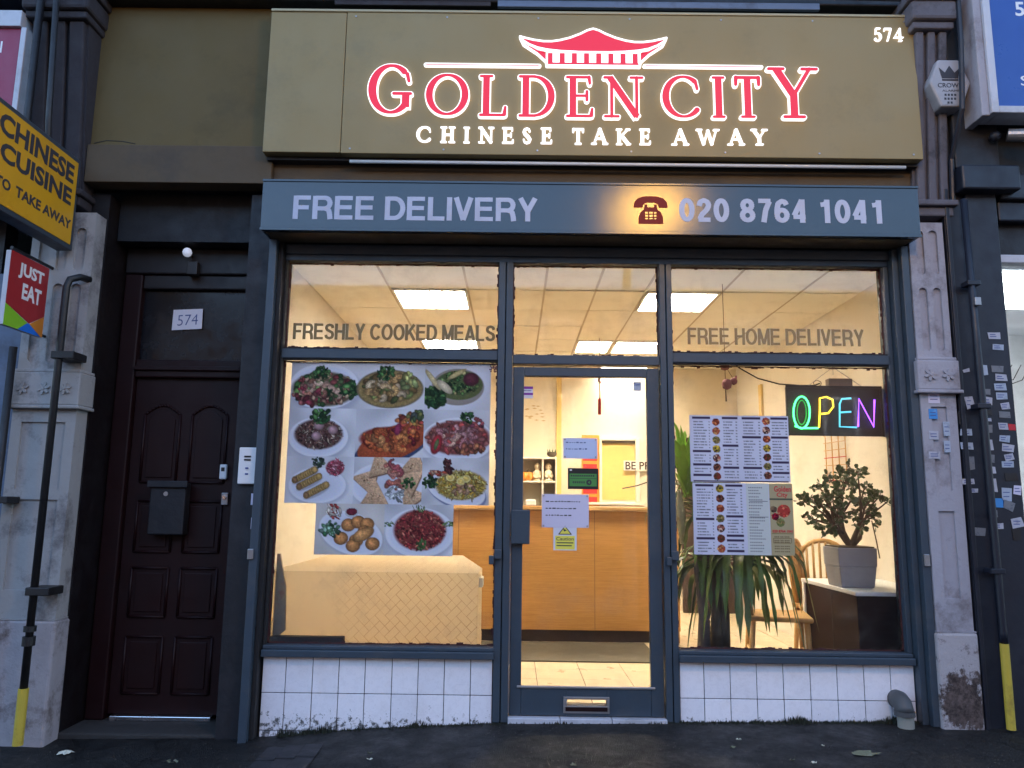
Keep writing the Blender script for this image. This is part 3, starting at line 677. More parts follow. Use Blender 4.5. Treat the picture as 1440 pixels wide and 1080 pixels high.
    # capital and console above the shaft
LP = empty('pilaster', (-2.82, -.05, -.1), 'cream painted stone pilaster with rosettes and fluting left of the maroon door', 'pilaster')
pilaster(LP, -3.02, -2.635, -.12, 'stone', 'stone_base', (1.86, 2.06), [(2.12, 2.62), (2.70, 2.98)], [(1.36, 1.76), (.78, 1.30)], -.1)
RP = empty('pilaster', (2.56, -.05, .05), 'flaking white painted pilaster between the takeaway and the navy shop', 'pilaster')
pilaster(RP, 2.442, 2.655, -.11, 'stone_lilac', 'stone_patch', (2.02, 2.20), [(2.26, 2.66), (2.74, 3.03)], [(1.42, 1.92), (.80, 1.30)], .05)
def console(P, x0, x1, yf, m, z0=3.08, z1=4.60):
    box('capital', m, x0-.01, x1+.01, yf-.02, yf+.14, z0, z0+.06, P, .01); box('capital', m, x0-.03, x1+.03, yf-.05, yf+.14, z0+.0605, z0+.10, P, .01)
    n_ = 3; wd_ = (x1-x0)/n_; z0b = z0+.101
    for i in range(n_):      # scrolled ribs leaning outwards at the top
        a = x0+wd_*i+.012; b = a+wd_-.024; pts = [(yf, z0b), (yf+.14, z0b), (yf+.14, z1-.3)]
        for t in range(9): u = t/8; pts.append((yf-.02-.12*(1-u)**1.3, z1-.3-(z1-.3-z0b)*u))
        pts = pts[::-1]; MB().prism(pts, a, b, 'x').build('console_rib', m, P, .01)
    MB().prism([(yf+.02, z0b), (yf+.14, z0b), (yf+.14, z1-.3), (yf-.1, z1-.3)], x0-.002, x1+.002, 'x').build('console_core', m, P)
    box('cap_moulding', m, x0-.02, x1+.02, yf-.17, yf+.14, z1-.299, z1-.25, P, .012); box('cap_moulding', m, x0-.035, x1+.035, yf-.20, yf+.14, z1-.2495, z1-.12, P, .02); box('cap_moulding', m, x0-.05, x1+.05, yf-.23, yf+.14, z1-.1195, z1-.05, P, .01)
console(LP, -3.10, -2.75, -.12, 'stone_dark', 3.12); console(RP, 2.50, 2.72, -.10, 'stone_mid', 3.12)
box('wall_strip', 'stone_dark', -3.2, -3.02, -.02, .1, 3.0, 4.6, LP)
# navy pilaster of the neighbour and its stickers
NP = empty('pilaster', (2.85, -.05, .05), 'navy painted pilaster covered in small stickers at the right edge', 'pilaster')
box('shaft', 'navy', 2.672, 2.99, -.11, .1, .0, 4.2, NP, .006); box('raised_strip', 'navy', 2.80, 2.99, -.135, -.1105, .05, 3.45, NP, .006)
box('edge_moulding', 'navy2', 2.674, 2.70, -.125, -.1105, .05, 3.3, NP, .004)
box('cap', 'navy2', 2.74, 3.10, -.22, .1, 3.26, 3.42, NP, .012); box('upper_block', 'dark', 2.74, 3.02, -.16, .1, 3.421, 4.6, NP, .01)
stk = [  # px, py, w, h, material, tilt  (from the sticker columns)
 (1398, 472, 17, 9, 'w', 0), (1404, 488, 17, 9, 'b', 3), (1403, 519, 17, 9, 'g', 2), (1384, 521, 10, 16, 'b', -5), (1408, 531, 17, 10, 'w', 2), (1407, 544, 18, 10, 'b', 0), (1409, 557, 18, 10, 'b', 0),
 (1388, 551, 11, 9, 'g', 0), (1390, 564, 12, 12, 'w', 4), (1414, 571, 14, 10, 'w', -6), (1413, 583, 18, 10, 'g', 2), (1390, 580, 11, 8, 'k', 0), (1391, 590, 7, 5, 'w', 0), (1391, 603, 10, 12, 'g', 0), (1411, 599, 14, 11, 'w', 0), (1423, 601, 10, 10, 'r', 0),
 (1413, 617, 16, 10, 'b', 4), (1392, 626, 10, 16, 'w', -2), (1417, 630, 18, 11, 'w', 8), (1394, 645, 10, 12, 'g', 3), (1419, 643, 14, 10, 'w', -10), (1418, 653, 18, 9, 'b', 0), (1396, 661, 9, 10, 'w', 0), (1423, 671, 18, 12, 'k', 0), (1397, 682, 10, 20, 'w', -2), (1416, 695, 15, 20, 'b', 2), (1431, 689, 12, 14, 'p', 8),
 (1404, 707, 15, 14, 'c', 4), (1419, 711, 16, 14, 'g', 20), (1398, 722, 10, 12, 'g', 4), (1405, 740, 13, 9, 'w', 0), (1431, 735, 17, 14, 'w', -12), (1430, 752, 13, 16, 'k', 0),
 (1364, 566, 12, 18, 'w', -12), (1353, 588, 11, 20, 'k', 0), (1359, 608, 18, 10, 'b', 0), (1360, 627, 18, 11, 'b', 0), (1366, 651, 10, 20, 'g', -2), (1362, 677, 18, 9, 'w', 0), (1370, 690, 12, 6, 'w', 0), (1377, 748, 19, 12, 'g', 3), (1359, 521, 10, 5, 'w', -15)]
sm = dict(w='sticker_white', b='sticker_blue', g='sticker_grey', k='sticker_black', r='ink_red', p='paper_lilac', c='sticker_cyan')
M['sticker_blue'] = mat('pale_blue_worn_sticker', (.36, .42, .52), .6, .2, (.12, .15, .22), .7, 20, 0, 10, dscale=26)
for (px, py, w_, h_, c, tl_) in stk:
    Y = -.138 if px > 1382 else -.1135
    xa, xb, za, zb = rect(px-w_/2, py-h_/2, px+w_/2, py+h_/2, Y); c0 = ((xa+xb)/2, (za+zb)/2); a = math.radians(-tl_)
    nn = [(-.5, -.5), (.5, -.5), (.5, .5), (-.5, .5)]; q = []
    for u, v in nn:
        u *= (xb-xa)*random.uniform(.82, 1.05); v *= (zb-za)*random.uniform(.78, 1.05); q.append((c0[0]+u*math.cos(a)-v*math.sin(a), c0[1]+u*math.sin(a)+v*math.cos(a)))
    s_ = MB().prism(q, Y, Y+.0022).build('sticker', sm[c], NP)
    if c in 'wbp' and w_ > 11:
        for r_ in range(2): zz = za+(zb-za)*(.3+.3*r_); box('print_line', 'ink_blue', xa+(xb-xa)*.15, xa+(xb-xa)*random.uniform(.5, .85), Y-.0006, Y-.0001, zz, zz+.005, s_)
for (px, py, w_, h_, c) in [(1313, 559, 16, 16, 'p'), (1312, 582, 12, 14, 'c'), (1313, 612, 13, 12, 'w'), (1314, 640, 16, 10, 'w'), (1331, 603, 9, 20, 'b'), (1332, 628, 9, 16, 'b')]:
    xa, xb, za, zb = rect(px-w_/2, py-h_/2, px+w_/2, py+h_/2, -.11); s_ = box('sticker', sm[c], xa, xb, -.1125, -.1103, za, zb, RP)
    for r_ in range(2): zz = za+(zb-za)*(.3+.3*r_); box('print_line', 'ink_blue', xa+(xb-xa)*.15, xb-(xb-xa)*.2, -.1132, -.1126, zz, zz+.005, s_)

# neighbour's shopfront on the right
NS = empty('neighbour_shop', (3.8, 0, 0), 'navy framed neighbouring shopfront with a lit interior at the right edge', 'building')
box('shopfront_wall', 'navy2', 2.995, 3.16, -.06, .1, .0, 2.72, NS, .005) if False else None
ax, az = W(1416, 357, 0); 
box('fascia_rail', 'navy2', 3.02, 6, -.14, .1, 3.23, 3.40, NS, .01); box('fascia_rail', 'navy2', 3.02, 6, -.10, .1, 3.10, 3.229, NS, .01); box('fascia_rail', 'dark', 3.02, 6, -.03, .1, 2.90, 3.099, NS)
box('window_head', 'white_dirty', 3.03, 6, -.05, .1, 2.845, 2.899, NS, .006)
box('window_post', 'navy2', 2.992, 3.045, -.05, .1, .0, 2.844, NS, .005); box('stall_riser', 'navy2', 3.046, 6, -.04, .1, .0, .55, NS, .005)
box('window_pane', 'glass', 3.046, 6, .02, .026, .55, 2.844, NS)
box('side_wall', 'white', 2.92, 3.0, .11, 3, 0, 3.1, NS); box('back_wall', 'white', 3.0, 6, 2.9, 3, 0, 3.1, NS); box('floor', 'white_dirty', 3.0, 6, .11, 2.9, 0, .1, NS); box('ceiling', 'white', 3.0, 6, .11, 2.9, 3.06, 3.12, NS); box('side_wall', 'white', 6, 6.1, -.1, 3, 0, 9, NS)
box('light_panel', emit('cool_panel', (.9, 1, 1), 2.5), 3.4, 4.6, .8, 1.8, 3.04, 3.055, NS)
box('shelf_frame', 'dark', 3.3, 3.34, .5, .54, .1, 2.2, NS); 
tb = MB()
for k in range(5): tb.tube([(3.02+k*.06, .3, 2.25-.03*k), (3.1+k*.06, .3, 2.16), (3.16+k*.06, .3, 2.26)], .003, 5)
tb.build('hanging_wire', 'cable', NS)
box('upper_fascia', 'dark', 3.02, 6, -.08, .1, 3.401, 4.6, NS)
# blue sign at top right
xa, z0 = W(1393, 160, -.34); BS = empty('blue_sign', (3.6, -.3, z0), 'royal blue shop sign with white frame cut off at the top right', 'sign')
box('sign_face', 'royal', xa+.045, 5.2, -.335, -.30, z0+.045, 4.9, BS)
fr = MB(); fr.box(xa+.0, xa+.044, -.36, -.2, z0, 4.9).box(xa+.0441, 5.2, -.36, -.2, z0, z0+.044); fr.build('sign_frame', 'white_dirty', BS, .004)
box('sign_return', 'stone_lilac', xa-.05, xa-.001, -.34, -.05, z0-.01, 4.9, BS, .006)
box('sign_body', 'dark', xa+.05, 5.2, -.29, -.0, z0+.02, 4.9, BS)
x0, x1, za, zb = rect(1428, 2, 1441, 22, -.34); text_obj('5', (x0, x1, za, zb), -.3352, 'white', BS, bold=.02)
x0, x1, za, zb = rect(1436, 106, 1449, 120, -.34); text_obj('S', (x0, x1, za, zb), -.3352, 'white', BS, bold=.0)
box('band', 'navy2', xa+.046, 5.2, -.3365, -.3352, W(1420, 26, -.34)[1]-.0, W(1420, 26, -.34)[1]+.6, BS) if False else None
# floodlight under it
x, z = W(1402, 190, -.22)
FL = empty('floodlight', (x, -.2, z), 'small grey tube floodlight bracketed under the blue sign', 'floodlight')
MB().lathe([(.001, -.035), (.025, -.025), (.036, 0), (.025, .025), (.001, .035)], (x-.0, -.20, z), 14).build('joint', 'navy2', FL, smooth=True)
a = Vector((x+.05, -.24, z-.01)); b = Vector((x+.34, -.36, z-.065)); MB().cyl(a, b, .038, .042, 14).build('lamp_tube', 'steel', FL); MB().cyl((x, -.02, z+.01), (x, -.20, z), .016).build('arm', 'navy2', FL)
# pipes on the right
PR = empty('drain_pipe', (2.78, -.16, .1), 'navy painted downpipe with a yellow foot at the right edge', 'drainpipe')
xt, zt = W(1412, 905, -.19); xb_, zb_ = W(1420, 1026, -.19); xp = xt
MB().cyl((xp, -.19, zb_), (xp, -.19, zt), .024).build('yellow_foot', 'yellow_pipe', PR, smooth=False)
MB().tube([(xp, -.19, zt), (xp, -.19, zt+.06), (xp-.01, -.19, 2.2), (xp-.02, -.19, 3.2)], .021, 12).build('pipe', 'navy2', PR, smooth=True)
for zz in (.95, 1.9, 2.65): box('pipe_clip', 'navy2', xp-.05, xp+.03, -.215, -.136, zz, zz+.03, PR, .004)
box('junction_box', 'steel', xp-.025, xp+.012, -.23, -.2105, 2.52, 2.57, PR, .003)
# alarm box
hx0, hx1, hz0, hz1 = rect(1308, 83, 1366, 149, -.26)
AB = empty('alarm_box', ((hx0+hx1)/2, -.2, hz0), 'white hexagonal burglar alarm box with a crown emblem', 'alarm box')
cxh, czh = (hx0+hx1)/2, (hz0+hz1)/2; hw, hh = (hx1-hx0)/2, (hz1-hz0)/2
hexp = [(cxh-hw*.52, czh-hh), (cxh+hw*.52, czh-hh), (cxh+hw, czh), (cxh+hw*.52, czh+hh), (cxh-hw*.52, czh+hh), (cxh-hw, czh)]
MB().prism(hexp, -.255, -.12).build('case', 'alarm', AB, .012)
MB().box(cxh-.03, cxh+.03, -.12, -.0, czh-.05, czh+.05).build('mount', 'dark', AB)
cr = [(cxh-.050, czh+.03), (cxh+.050, czh+.03), (cxh+.064, czh+.10), (cxh+.03, czh+.068), (cxh, czh+.115), (cxh-.03, czh+.068), (cxh-.064, czh+.10)]
MB().prism(cr, -.2575, -.2551).build('crown_emblem', 'ink', AB); MB().box(cxh-.05, cxh+.05, -.2575, -.2551, czh+.014, czh+.024).build('crown_base', 'ink', AB)
text_obj('CROWN', (cxh-.080, cxh+.080, czh-.032, czh-.002), -.2552, 'ink', AB, bold=.012)
text_obj('ALARMS', (cxh-.055, cxh+.055, czh-.060, czh-.046), -.2552, 'ink', AB)
for k, wv in enumerate((.042, .045, .028)): 
    for q in range(int(wv/.010)): box('print_line', 'ink', cxh-wv+q*.02, cxh-wv+q*.02+.012, -.2565, -.2551, czh-.088-.026*k, czh-.074-.026*k, AB)
MB().tube([(cxh+.065, -.30, 4.55), (cxh+.06, -.30, 4.2), (cxh+.055, -.285, czh), (cxh+.045, -.28, hz0-.03), (cxh+.03, -.15, hz0-.3), (cxh+.03, -.13, 3.2)], .016, 8).build('cable', 'navy2', AB)

# ================================================================== fascia signs
# olive board over the doorway
OB = empty('olive_board', (-2.2, -.05, 3.3), 'plain dull olive fascia board above the house entrance', 'sign board')
box('board', 'olive', -2.80, -1.60, -.07, .02, 3.545, 4.527, OB, .003); box('lower_strip', 'taupe', -2.745, -1.56, -.11, .02, 3.29, 3.541, OB, .004)
MB().tube([(-2.70, -.115, 3.545), (-2.62, -.12, 3.562), (-2.52, -.115, 3.56), (-2.44, -.112, 3.546)], .003, 6).build('wire', 'cable', OB)
# taupe strip under the gold board
TS = box('fascia_strip', 'taupe', -1.559, 2.50, -.07, .02, 3.13, 3.50, None, .003, label='brown fascia strip between the gold sign and the blue shutter box', cat='fascia')
GS = empty('gold_sign', (.47, -.1, 3.455), 'gold fascia sign reading Golden City Chinese Take Away in lit letters', 'sign')
GX0, GX1, GXm, GZ0, GZ1 = -1.596, 2.520, -1.110, 3.457, 4.42
YG = -.20
box('sign_panel', 'gold', GXm+.003, GX1, YG, .0, GZ0, GZ1, GS, .004); box('sign_panel', 'gold', GX0, GXm-.001, YG+.003, .0, GZ0+.004, GZ1, GS, .004)
box('top_trim', 'gold_edge', GX0, GX1, YG-.006, .0, GZ1+.0005, GZ1+.018, GS, .003)
MB().tube([(W(492, 224, -.15)[0], -.15, 3.425), (.6, -.15, 3.424), (2.43, -.15, 3.425)], .011, 10).build('highlight_trim', 'white', GS, smooth=True)  # white tube stands in for the bright highlight under the sign
box('soffit', 'dark', GX0+.01, GX1-.01, -.14, -.071, 3.436, 3.4565, GS)
for k in range(7):
    for zz in (GZ0+.03, GZ1-.03): MB().cyl((GXm+.06+k*.585, YG, zz), (GXm+.06+k*.585, YG-.003, zz), .006, n=8).build('screw', 'steel', GS)
# ---- serif glyphs made of strokes: units x 0..1, y 0..1 ; (points, half widths as fraction of cap height)
T, H_ = .075, .026      # thick / thin half widths
def arc(cx, cy, rx, ry, a0, a1, n=26, tk=T, th=H_):
    P = []
    for i in range(n+1):
        a = math.radians(a0+(a1-a0)*i/n); P.append((cx+rx*math.cos(a), cy+ry*math.sin(a), th+(tk-th)*abs(math.cos(a))**1.3))
    return P
def st(x0, y0, x1, y1, w0, w1=None): return [(x0, y0, w0), (x1, y1, w1 or w0)]
def sf(x, y, l=.16, w=.028): return st(x-l, y, x+l, y, w)
e = .03
G = {
 'O': [arc(.5, .5, .42, .465, 0, 360, 40)],
 'G': [arc(.5, .5, .43, .465, 48, 322, 36), st(.86, .80, .90, .66, .035, .03), st(.84, .14, .84, .40, .07), st(.56, .41, .95, .41, .028)],
 'C': [arc(.52, .5, .45, .465, 50, 318, 36), st(.83, .83, .87, .68, .035, .03)],
 'L': [st(.25, e, .25, 1-e, T), sf(.25, 1-e, .20), st(.05, e, .88, e, .030), st(.90, .05, .93, .22, .045, .03)],
 'D': [st(.2, e, .2, 1-e, T), st(.04, 1-e, .45, 1-e, .030), st(.04, e, .45, e, .030), [(x, y, w) for x, y, w in arc(.42, .5, .47, .465, -90, 90, 24)]],
 'E': [st(.25, e, .25, 1-e, T), st(.04, 1-e, .85, 1-e, .030), st(.04, e, .90, e, .030), st(.25, .52, .75, .52, .028), st(.85, .97, .88, .82, .04, .03), st(.93, .05, .96, .20, .045, .03), st(.77, .42, .77, .62, .035)],
 'N': [st(.2, e, .2, 1-e, .035), st(.16, 1-e, .84, e, T*.95), st(.84, e, .84, 1-e, .035), sf(.2, e, .17), sf(.84, 1-e, .15), st(.02, 1-e, .2, 1-e, .03)],
 'I': [st(.5, e, .5, 1-e, T), sf(.5, e, .42), sf(.5, 1-e, .42)],
 'T': [st(.5, e, .5, 1-e, T), st(.06, 1-e, .94, 1-e, .035), sf(.5, e, .24), st(.06, .97, .05, .80, .045, .035), st(.94, .97, .95, .80, .045, .035)],
 'Y': [st(.16, 1-e, .5, .45, T*.9), st(.84, 1-e, .5, .45, .035), st(.5, e, .5, .48, T*.9), sf(.5, e, .20), sf(.16, 1-e, .15), sf(.84, 1-e, .15)],
 'H': [st(.22, e, .22, 1-e, T), st(.78, e, .78, 1-e, T), st(.22, .5, .78, .5, .03)]+[sf(x, y, .17) for x in (.22, .78) for y in (e, 1-e)],
 'S': [[(.80, .78, .03), (.72, .92, .03), (.5, .97, .035), (.28, .90, .05), (.2, .75, .07), (.32, .60, .075), (.62, .44, .08), (.82, .27, .07), (.74, .10, .05), (.5, .03, .035), (.27, .08, .03), (.16, .25, .03)]],
 'A': [st(.5, 1, .16, e, .038), st(.5, 1, .84, e, T), st(.3, .36, .7, .36, .03), sf(.15, e, .13), sf(.85, e, .13)],
 'K': [st(.2, e, .2, 1-e, T), st(.8, 1-e, .25, .47, .035), st(.38, .58, .84, e, T), sf(.2, e, .17), sf(.2, 1-e, .17), sf(.82, 1-e, .13), sf(.86, e, .12)],
 'W': [st(.12, 1-e, .32, e, T*.8), st(.5, .95, .32, e, .03), st(.5, .95, .68, e, T*.8), st(.88, 1-e, .68, e, .03), sf(.12, 1-e, .11), sf(.88, 1-e, .11)],
 '5': [st(.75, 1-e, .28, 1-e, .045), st(.28, 1-e, .22, .56, .035), arc(.44, .33, .34, .30, 125, -150, 24)],
 '7': [st(.12, .95, .88, .95, .05), st(.88, .95, .40, .02, .05), st(.12, .97, .10, .80, .035)],
 '4': [st(.66, .02, .66, .98, .06), st(.66, .98, .06, .28, .03), st(.04, .28, .94, .28, .04), st(.5, .03, .82, .03, .03)],
}
def glyph(ch, bx, yb, yf, grow, wk=1.0):
    """extruded union of strokes, from plane yb forward to yf"""
    x0, x1, z0, z1 = bx; sx, sz = x1-x0, z1-z0; mb = MB(); k = 0
    for s in G[ch]:
        P = [(x0+p[0]*sx, z0+p[1]*sz, p[2]*sz*wk+grow) for p in s]
        stem_ = len(s) == 2 and s[0][2] >= .05
        if stem_:
            dx, dz = P[1][0]-P[0][0], P[1][1]-P[0][1]; L = math.hypot(dx, dz); g_ = grow/L
            P = [(P[0][0]-dx*g_, P[0][1]-dz*g_, P[0][2]), (P[1][0]+dx*g_, P[1][1]+dz*g_, P[1][2])]
        for i, p in enumerate(P):
            if i < len(P)-1:
                q = P[i+1]; dx, dz = q[0]-p[0], q[1]-p[1]; L = math.hypot(dx, dz) or 1; nx, nz = -dz/L, dx/L; k += 1
                mb.prism([(p[0]-nx*p[2], p[1]-nz*p[2]), (q[0]-nx*q[2], q[1]-nz*q[2]), (q[0]+nx*q[2], q[1]+nz*q[2]), (p[0]+nx*p[2], p[1]+nz*p[2])], yf-.00003*(k % 40), yb)
            k += 1
            if stem_: continue
            mb.prism([(p[0]+p[2]*math.cos(a*math.pi/5), p[1]+p[2]*math.sin(a*math.pi/5)) for a in range(10)], yf-.00003*(k % 40), yb)
    return mb
def gbox(x0, y0, x1, y1): return rect(x0, y0, x1, y1, YG-.02)
big = [('G', 519.5, 90.5, 581, 161), ('O', 599, 104, 659, 163), ('L', 674, 106, 713.5, 164), ('D', 729, 106.5, 781, 165), ('E', 796, 107.5, 834, 165.5), ('N', 849, 108, 904, 166), ('C', 932, 106.5, 987.5, 166.5), ('I', 1001.5, 108, 1019, 166.5), ('T', 1033, 108, 1069, 166.5), ('Y', 1081, 95.5, 1150, 167)]
for ch, a, b, c, d in big:
    bx = gbox(a, b, c, d)
    L = glyph(ch, bx, YG, YG-.022, .0078).build('letter', 'halo', GS); r_ = glyph(ch, bx, YG-.0235, YG-.028, .0).build('letter_face', 'lit_red', L)
sm_ = [('C', 586, 176, 607), ('H', 619, 176.5, 640), ('I', 652, 177, 660), ('N', 673, 177, 694), ('E', 706.5, 177.5, 722), ('S', 734.5, 178, 747.5), ('E', 761, 178, 776), ('T', 805.5, 179, 821), ('A', 832, 179, 855), ('K', 867, 179.5, 887), ('E', 900, 179.5, 915), ('A', 945, 180, 969), ('W', 980, 180, 1012), ('A', 1024, 180, 1047.5), ('Y', 1057.5, 180, 1080)]
for ch, a, b, c in sm_: glyph(ch, gbox(a, b+.8, c, b+22.6), YG, YG-.012, .0022, 1.05).build('letter', 'halo', GS)
for ch, a, b, c, d in [('5', 1230, 38, 1242, 56.5), ('7', 1244, 38, 1256, 56.5), ('4', 1258, 38, 1271.5, 56.5)]: glyph(ch, gbox(a, b, c, d), YG, YG-.012, .0004, .95).build('digit', 'halo', GS)
def polyline(mb, pts, hw, yb, yf, k0=0):
    for i, p in enumerate(pts):
        if i < len(pts)-1:
            q = pts[i+1]; dx, dz = q[0]-p[0], q[1]-p[1]; L = math.hypot(dx, dz) or 1; nx, nz = -dz/L*hw, dx/L*hw
            mb.prism([(p[0]-nx, p[1]-nz), (q[0]-nx, q[1]-nz), (q[0]+nx, q[1]+nz), (p[0]+nx, p[1]+nz)], yf-.00004*((2*i+k0) % 30), yb)
        mb.prism([(p[0]+hw*math.cos(a*math.pi/5), p[1]+hw*math.sin(a*math.pi/5)) for a in range(10)], yf-.00004*((2*i+1+k0) % 30), yb)
    return mb
def wg(px, py): return W(px, py, YG-.02)
for a, b in (((598.5, 89), (758.5, 92.5)), ((907, 92.5), (1071, 92.8))):
    pa, pb_ = wg(*a), wg(*b); zc = (pa[1]+pb_[1])/2; u = polyline(MB(), [(pa[0], zc), (pb_[0], zc)], .0125, YG, YG-.014).build('underline', 'halo', GS)
    polyline(MB(), [(pa[0]+.004, zc), (pb_[0]-.004, zc)], .0022, YG-.0148, YG-.017).build('underline_core', 'lit_red', u)
# pagoda emblem: mirror-symmetric outline about its centre, drawn from real proportions
pcx = (wg(731, 50)[0]+wg(937.5, 53)[0])/2; pz0 = wg(834, 93.5)[1]; K = (wg(937.5, 53)[0]-wg(731, 50)[0])/206.5
def pg(dx, dy): return (pcx+dx*K, pz0+dy*K)      # px units from centre / above base
top = [(0, 58), (-8, 55.5), (-18, 50), (-32, 44), (-46, 40), (-58, 38), (-70, 38), (-84, 40), (-96, 43), (-103, 45)]
bot = [(-99, 39), (-90, 33), (-78, 28), (-64, 25), (-45, 23), (-22, 22), (0, 22)]
half = top+bot
ol = [pg(x, y) for x, y in half]+[pg(-x, y) for x, y in reversed(half[1:-1])]
PGD = MB(); polyline(PGD, ol+[ol[0]], .0062, YG, YG-.020); 
wing = [(-103, 44), (-98, 33), (-88, 26), (-78, 19), (-72, 13), (-66, 7), (-65.5, 1)]
for s in (1, -1): polyline(PGD, [pg(s*x, y) for x, y in wing], .0058, YG, YG-.0185, 5)
polyline(PGD, [pg(-65, 1), pg(65, 1)], .0075, YG, YG-.0205, 9)
for s in (1, -1): polyline(PGD, [pg(s*65, 1), pg(s*65, 20)], .006, YG, YG-.0195, 3)
def strips(poly_top, poly_bot, yb, yf, mb):      # fill between two x-monotone polylines
    xs = sorted(set([p[0] for p in poly_top]+[p[0] for p in poly_bot]))
    ft = lambda x: np.interp(x, [p[0] for p in poly_top], [p[1] for p in poly_top]); fb_ = lambda x: np.interp(x, [p[0] for p in poly_bot], [p[1] for p in poly_bot])
    for a, b in zip(xs[:-1], xs[1:]):
        mb.prism([pg(a, float(fb_(a))), pg(b, float(fb_(b))), pg(b, float(ft(b))), pg(a, float(ft(a)))], yf, yb)
    return mb
tt = sorted([(x, y) for x, y in top]+[(-x, y) for x, y in top[:-1] if x]+[(103, 45)]); bb = sorted([(-103, 45)]+[(x, y) for x, y in bot]+[(-x, y) for x, y in bot if x]+[(103, 45)])
PG = PGD.build('pagoda_outline', 'halo', GS)
strips(tt, bb, YG-.001, YG-.017, MB()).build('pagoda_roof', 'lit_red', PG)
mb = MB(); a0 = -62
for k in range(8): 
    x_ = -60.5+k*17.3*.985; mb.prism([pg(x_-3.6, 4), pg(x_+3.6, 4), pg(x_+3.6, 20.5), pg(x_-3.6, 20.5)], YG-.0165, YG)
mb.prism([pg(-63.5, 3), pg(63.5, 3), pg(63.5, 6), pg(-63.5, 6)], YG-.0172, YG); mb.build('pagoda_post', 'lit_red', PG)
mb = MB(); mb.prism([pg(-64, 2), pg(64, 2), pg(64, 22), pg(-64, 22)], YG-.014, YG); mb.build('pagoda_wall', 'halo', PG)
mb = MB()
for s in (1, -1):
    q = [pg(s*66.5, 20), pg(s*66.5, 10), pg(s*72, 16), pg(s*80, 23)]; mb.prism(q if s < 0 else q[::-1], YG-.013, YG)
    q = [pg(s*97, 36), pg(s*78, 25), pg(s*68, 23), pg(s*68, 22), pg(s*79, 23), pg(s*90, 29)]; mb.prism(q if s > 0 else q[::-1], YG-.0125, YG)
mb.build('pagoda_eave', 'lit_red', PG)

# ---- blue-grey shutter box
SB = empty('shutter_box', (.44, -.12, 2.93), 'long blue grey roller shutter box reading Free Delivery 020 8764 1041', 'shutter box')
YB = -.25
box('box_body', 'box', -1.560, 2.443, YB, .0, 2.937, 3.255, SB, .005)
box('bottom_lip', 'box', -1.562, 2.445, YB-.006, YB-.0005, 2.930, 2.950, SB, .002); box('top_lip', 'box', -1.562, 2.445, YB-.006, YB-.0005, 3.242, 3.257, SB, .002)
box('soffit', 'taupe', -1.54, 2.42, -.2, -.02, 2.9335, 2.9368, SB)
HB = .09
def arc2(cx_, cy_, rx, ry_, a0, a1, n=18): return [(cx_+rx*math.cos(math.radians(a0+(a1-a0)*i/n)), cy_+ry_*math.sin(math.radians(a0+(a1-a0)*i/n))) for i in range(n+1)]
_st = [(.09, 0), (.09, 1)]; _t, _b = 1-HB*.92, HB*.92
SG = {'E': (.78, [_st, [(.09, _b), (.75, _b)], [(.09, .52), (.70, .52)], [(.09, _t), (.73, _t)]]), 'F': (.72, [_st, [(.09, .50), (.64, .50)], [(.09, _t), (.71, _t)]]),
 'L': (.70, [_st, [(.09, _b), (.69, _b)]]), 'I': (.18, [_st]), 'H': (.80, [_st, [(.71, 0), (.71, 1)], [(.09, .51), (.71, .51)]]),
 'D': (.83, [_st, [(.09, _b), (.40, _b)], [(.09, _t), (.40, _t)], arc2(.38, .5, .36, .5-_b, -90, 90)]),
 'R': (.83, [_st, [(.09, _t), (.50, _t)], [(.09, .46), (.50, .46)], arc2(.49, (_t+.46)/2, .22, (_t-.46)/2, -90, 90, 12), [(.50, .46), (.66, .40), (.71, .24), (.74, 0)]]),
 'V': (.80, [[(.09, 1), (.40, .03)], [(.71, 1), (.40, .03)]]), 'Y': (.80, [[(.09, 1), (.40, .42)], [(.71, 1), (.40, .42)], [(.40, .45), (.40, 0)]]),
 'O': (.90, [arc2(.45, .5, .36, .42, 0, 360, 30)]), 'C': (.86, [arc2(.45, .5, .36, .42, 38, 322, 26)]),
 'S': (.78, [[(.68, .72), (.61, .86), (.40, .915), (.19, .86), (.12, .73), (.2, .6), (.42, .52), (.62, .44), (.69, .28), (.61, .14), (.40, .085), (.17, .14), (.10, .29)]]),
 'K': (.82, [_st, [(.72, .99), (.12, .36)], [(.32, .58), (.76, .01)]]), 'M': (.94, [_st, [(.85, 0), (.85, 1)], [(.10, .97), (.47, .06)], [(.84, .97), (.47, .06)]]),
 'A': (.82, [[(.07, .01), (.41, .97)], [(.75, .01), (.41, .97)], [(.18, .27), (.64, .27)]]), ' ': (.26, []),
 '0': (.60, [arc2(.30, .5, .21, .415, 0, 360, 26)]), '2': (.60, [[(.10, .67), (.15, .85), (.30, .915), (.45, .84), (.49, .68), (.40, .50), (.20, .30), (.12, .10)], [(.06, _b), (.55, _b)]]),
 '8': (.60, [arc2(.30, .72, .18, .19, 0, 360, 20), arc2(.30, .29, .21, .205, 0, 360, 20)]), '7': (.60, [[(.05, _t), (.55, _t)], [(.50, .90), (.34, .52), (.25, 0)]]),
 '6': (.60, [[(.49, .75), (.43, .88), (.31, .915), (.16, .82), (.10, .56), (.10, .33)], arc2(.30, .31, .20, .225, 0, 360, 20)]), '4': (.60, [[(.43, 0), (.43, 1)], [(.42, .97), (.09, .30)], [(.06, .25), (.55, .25)]]),
 '1': (.60, [[(.38, 0), (.38, 1)], [(.38, .90), (.29, .80), (.12, .78)]])}
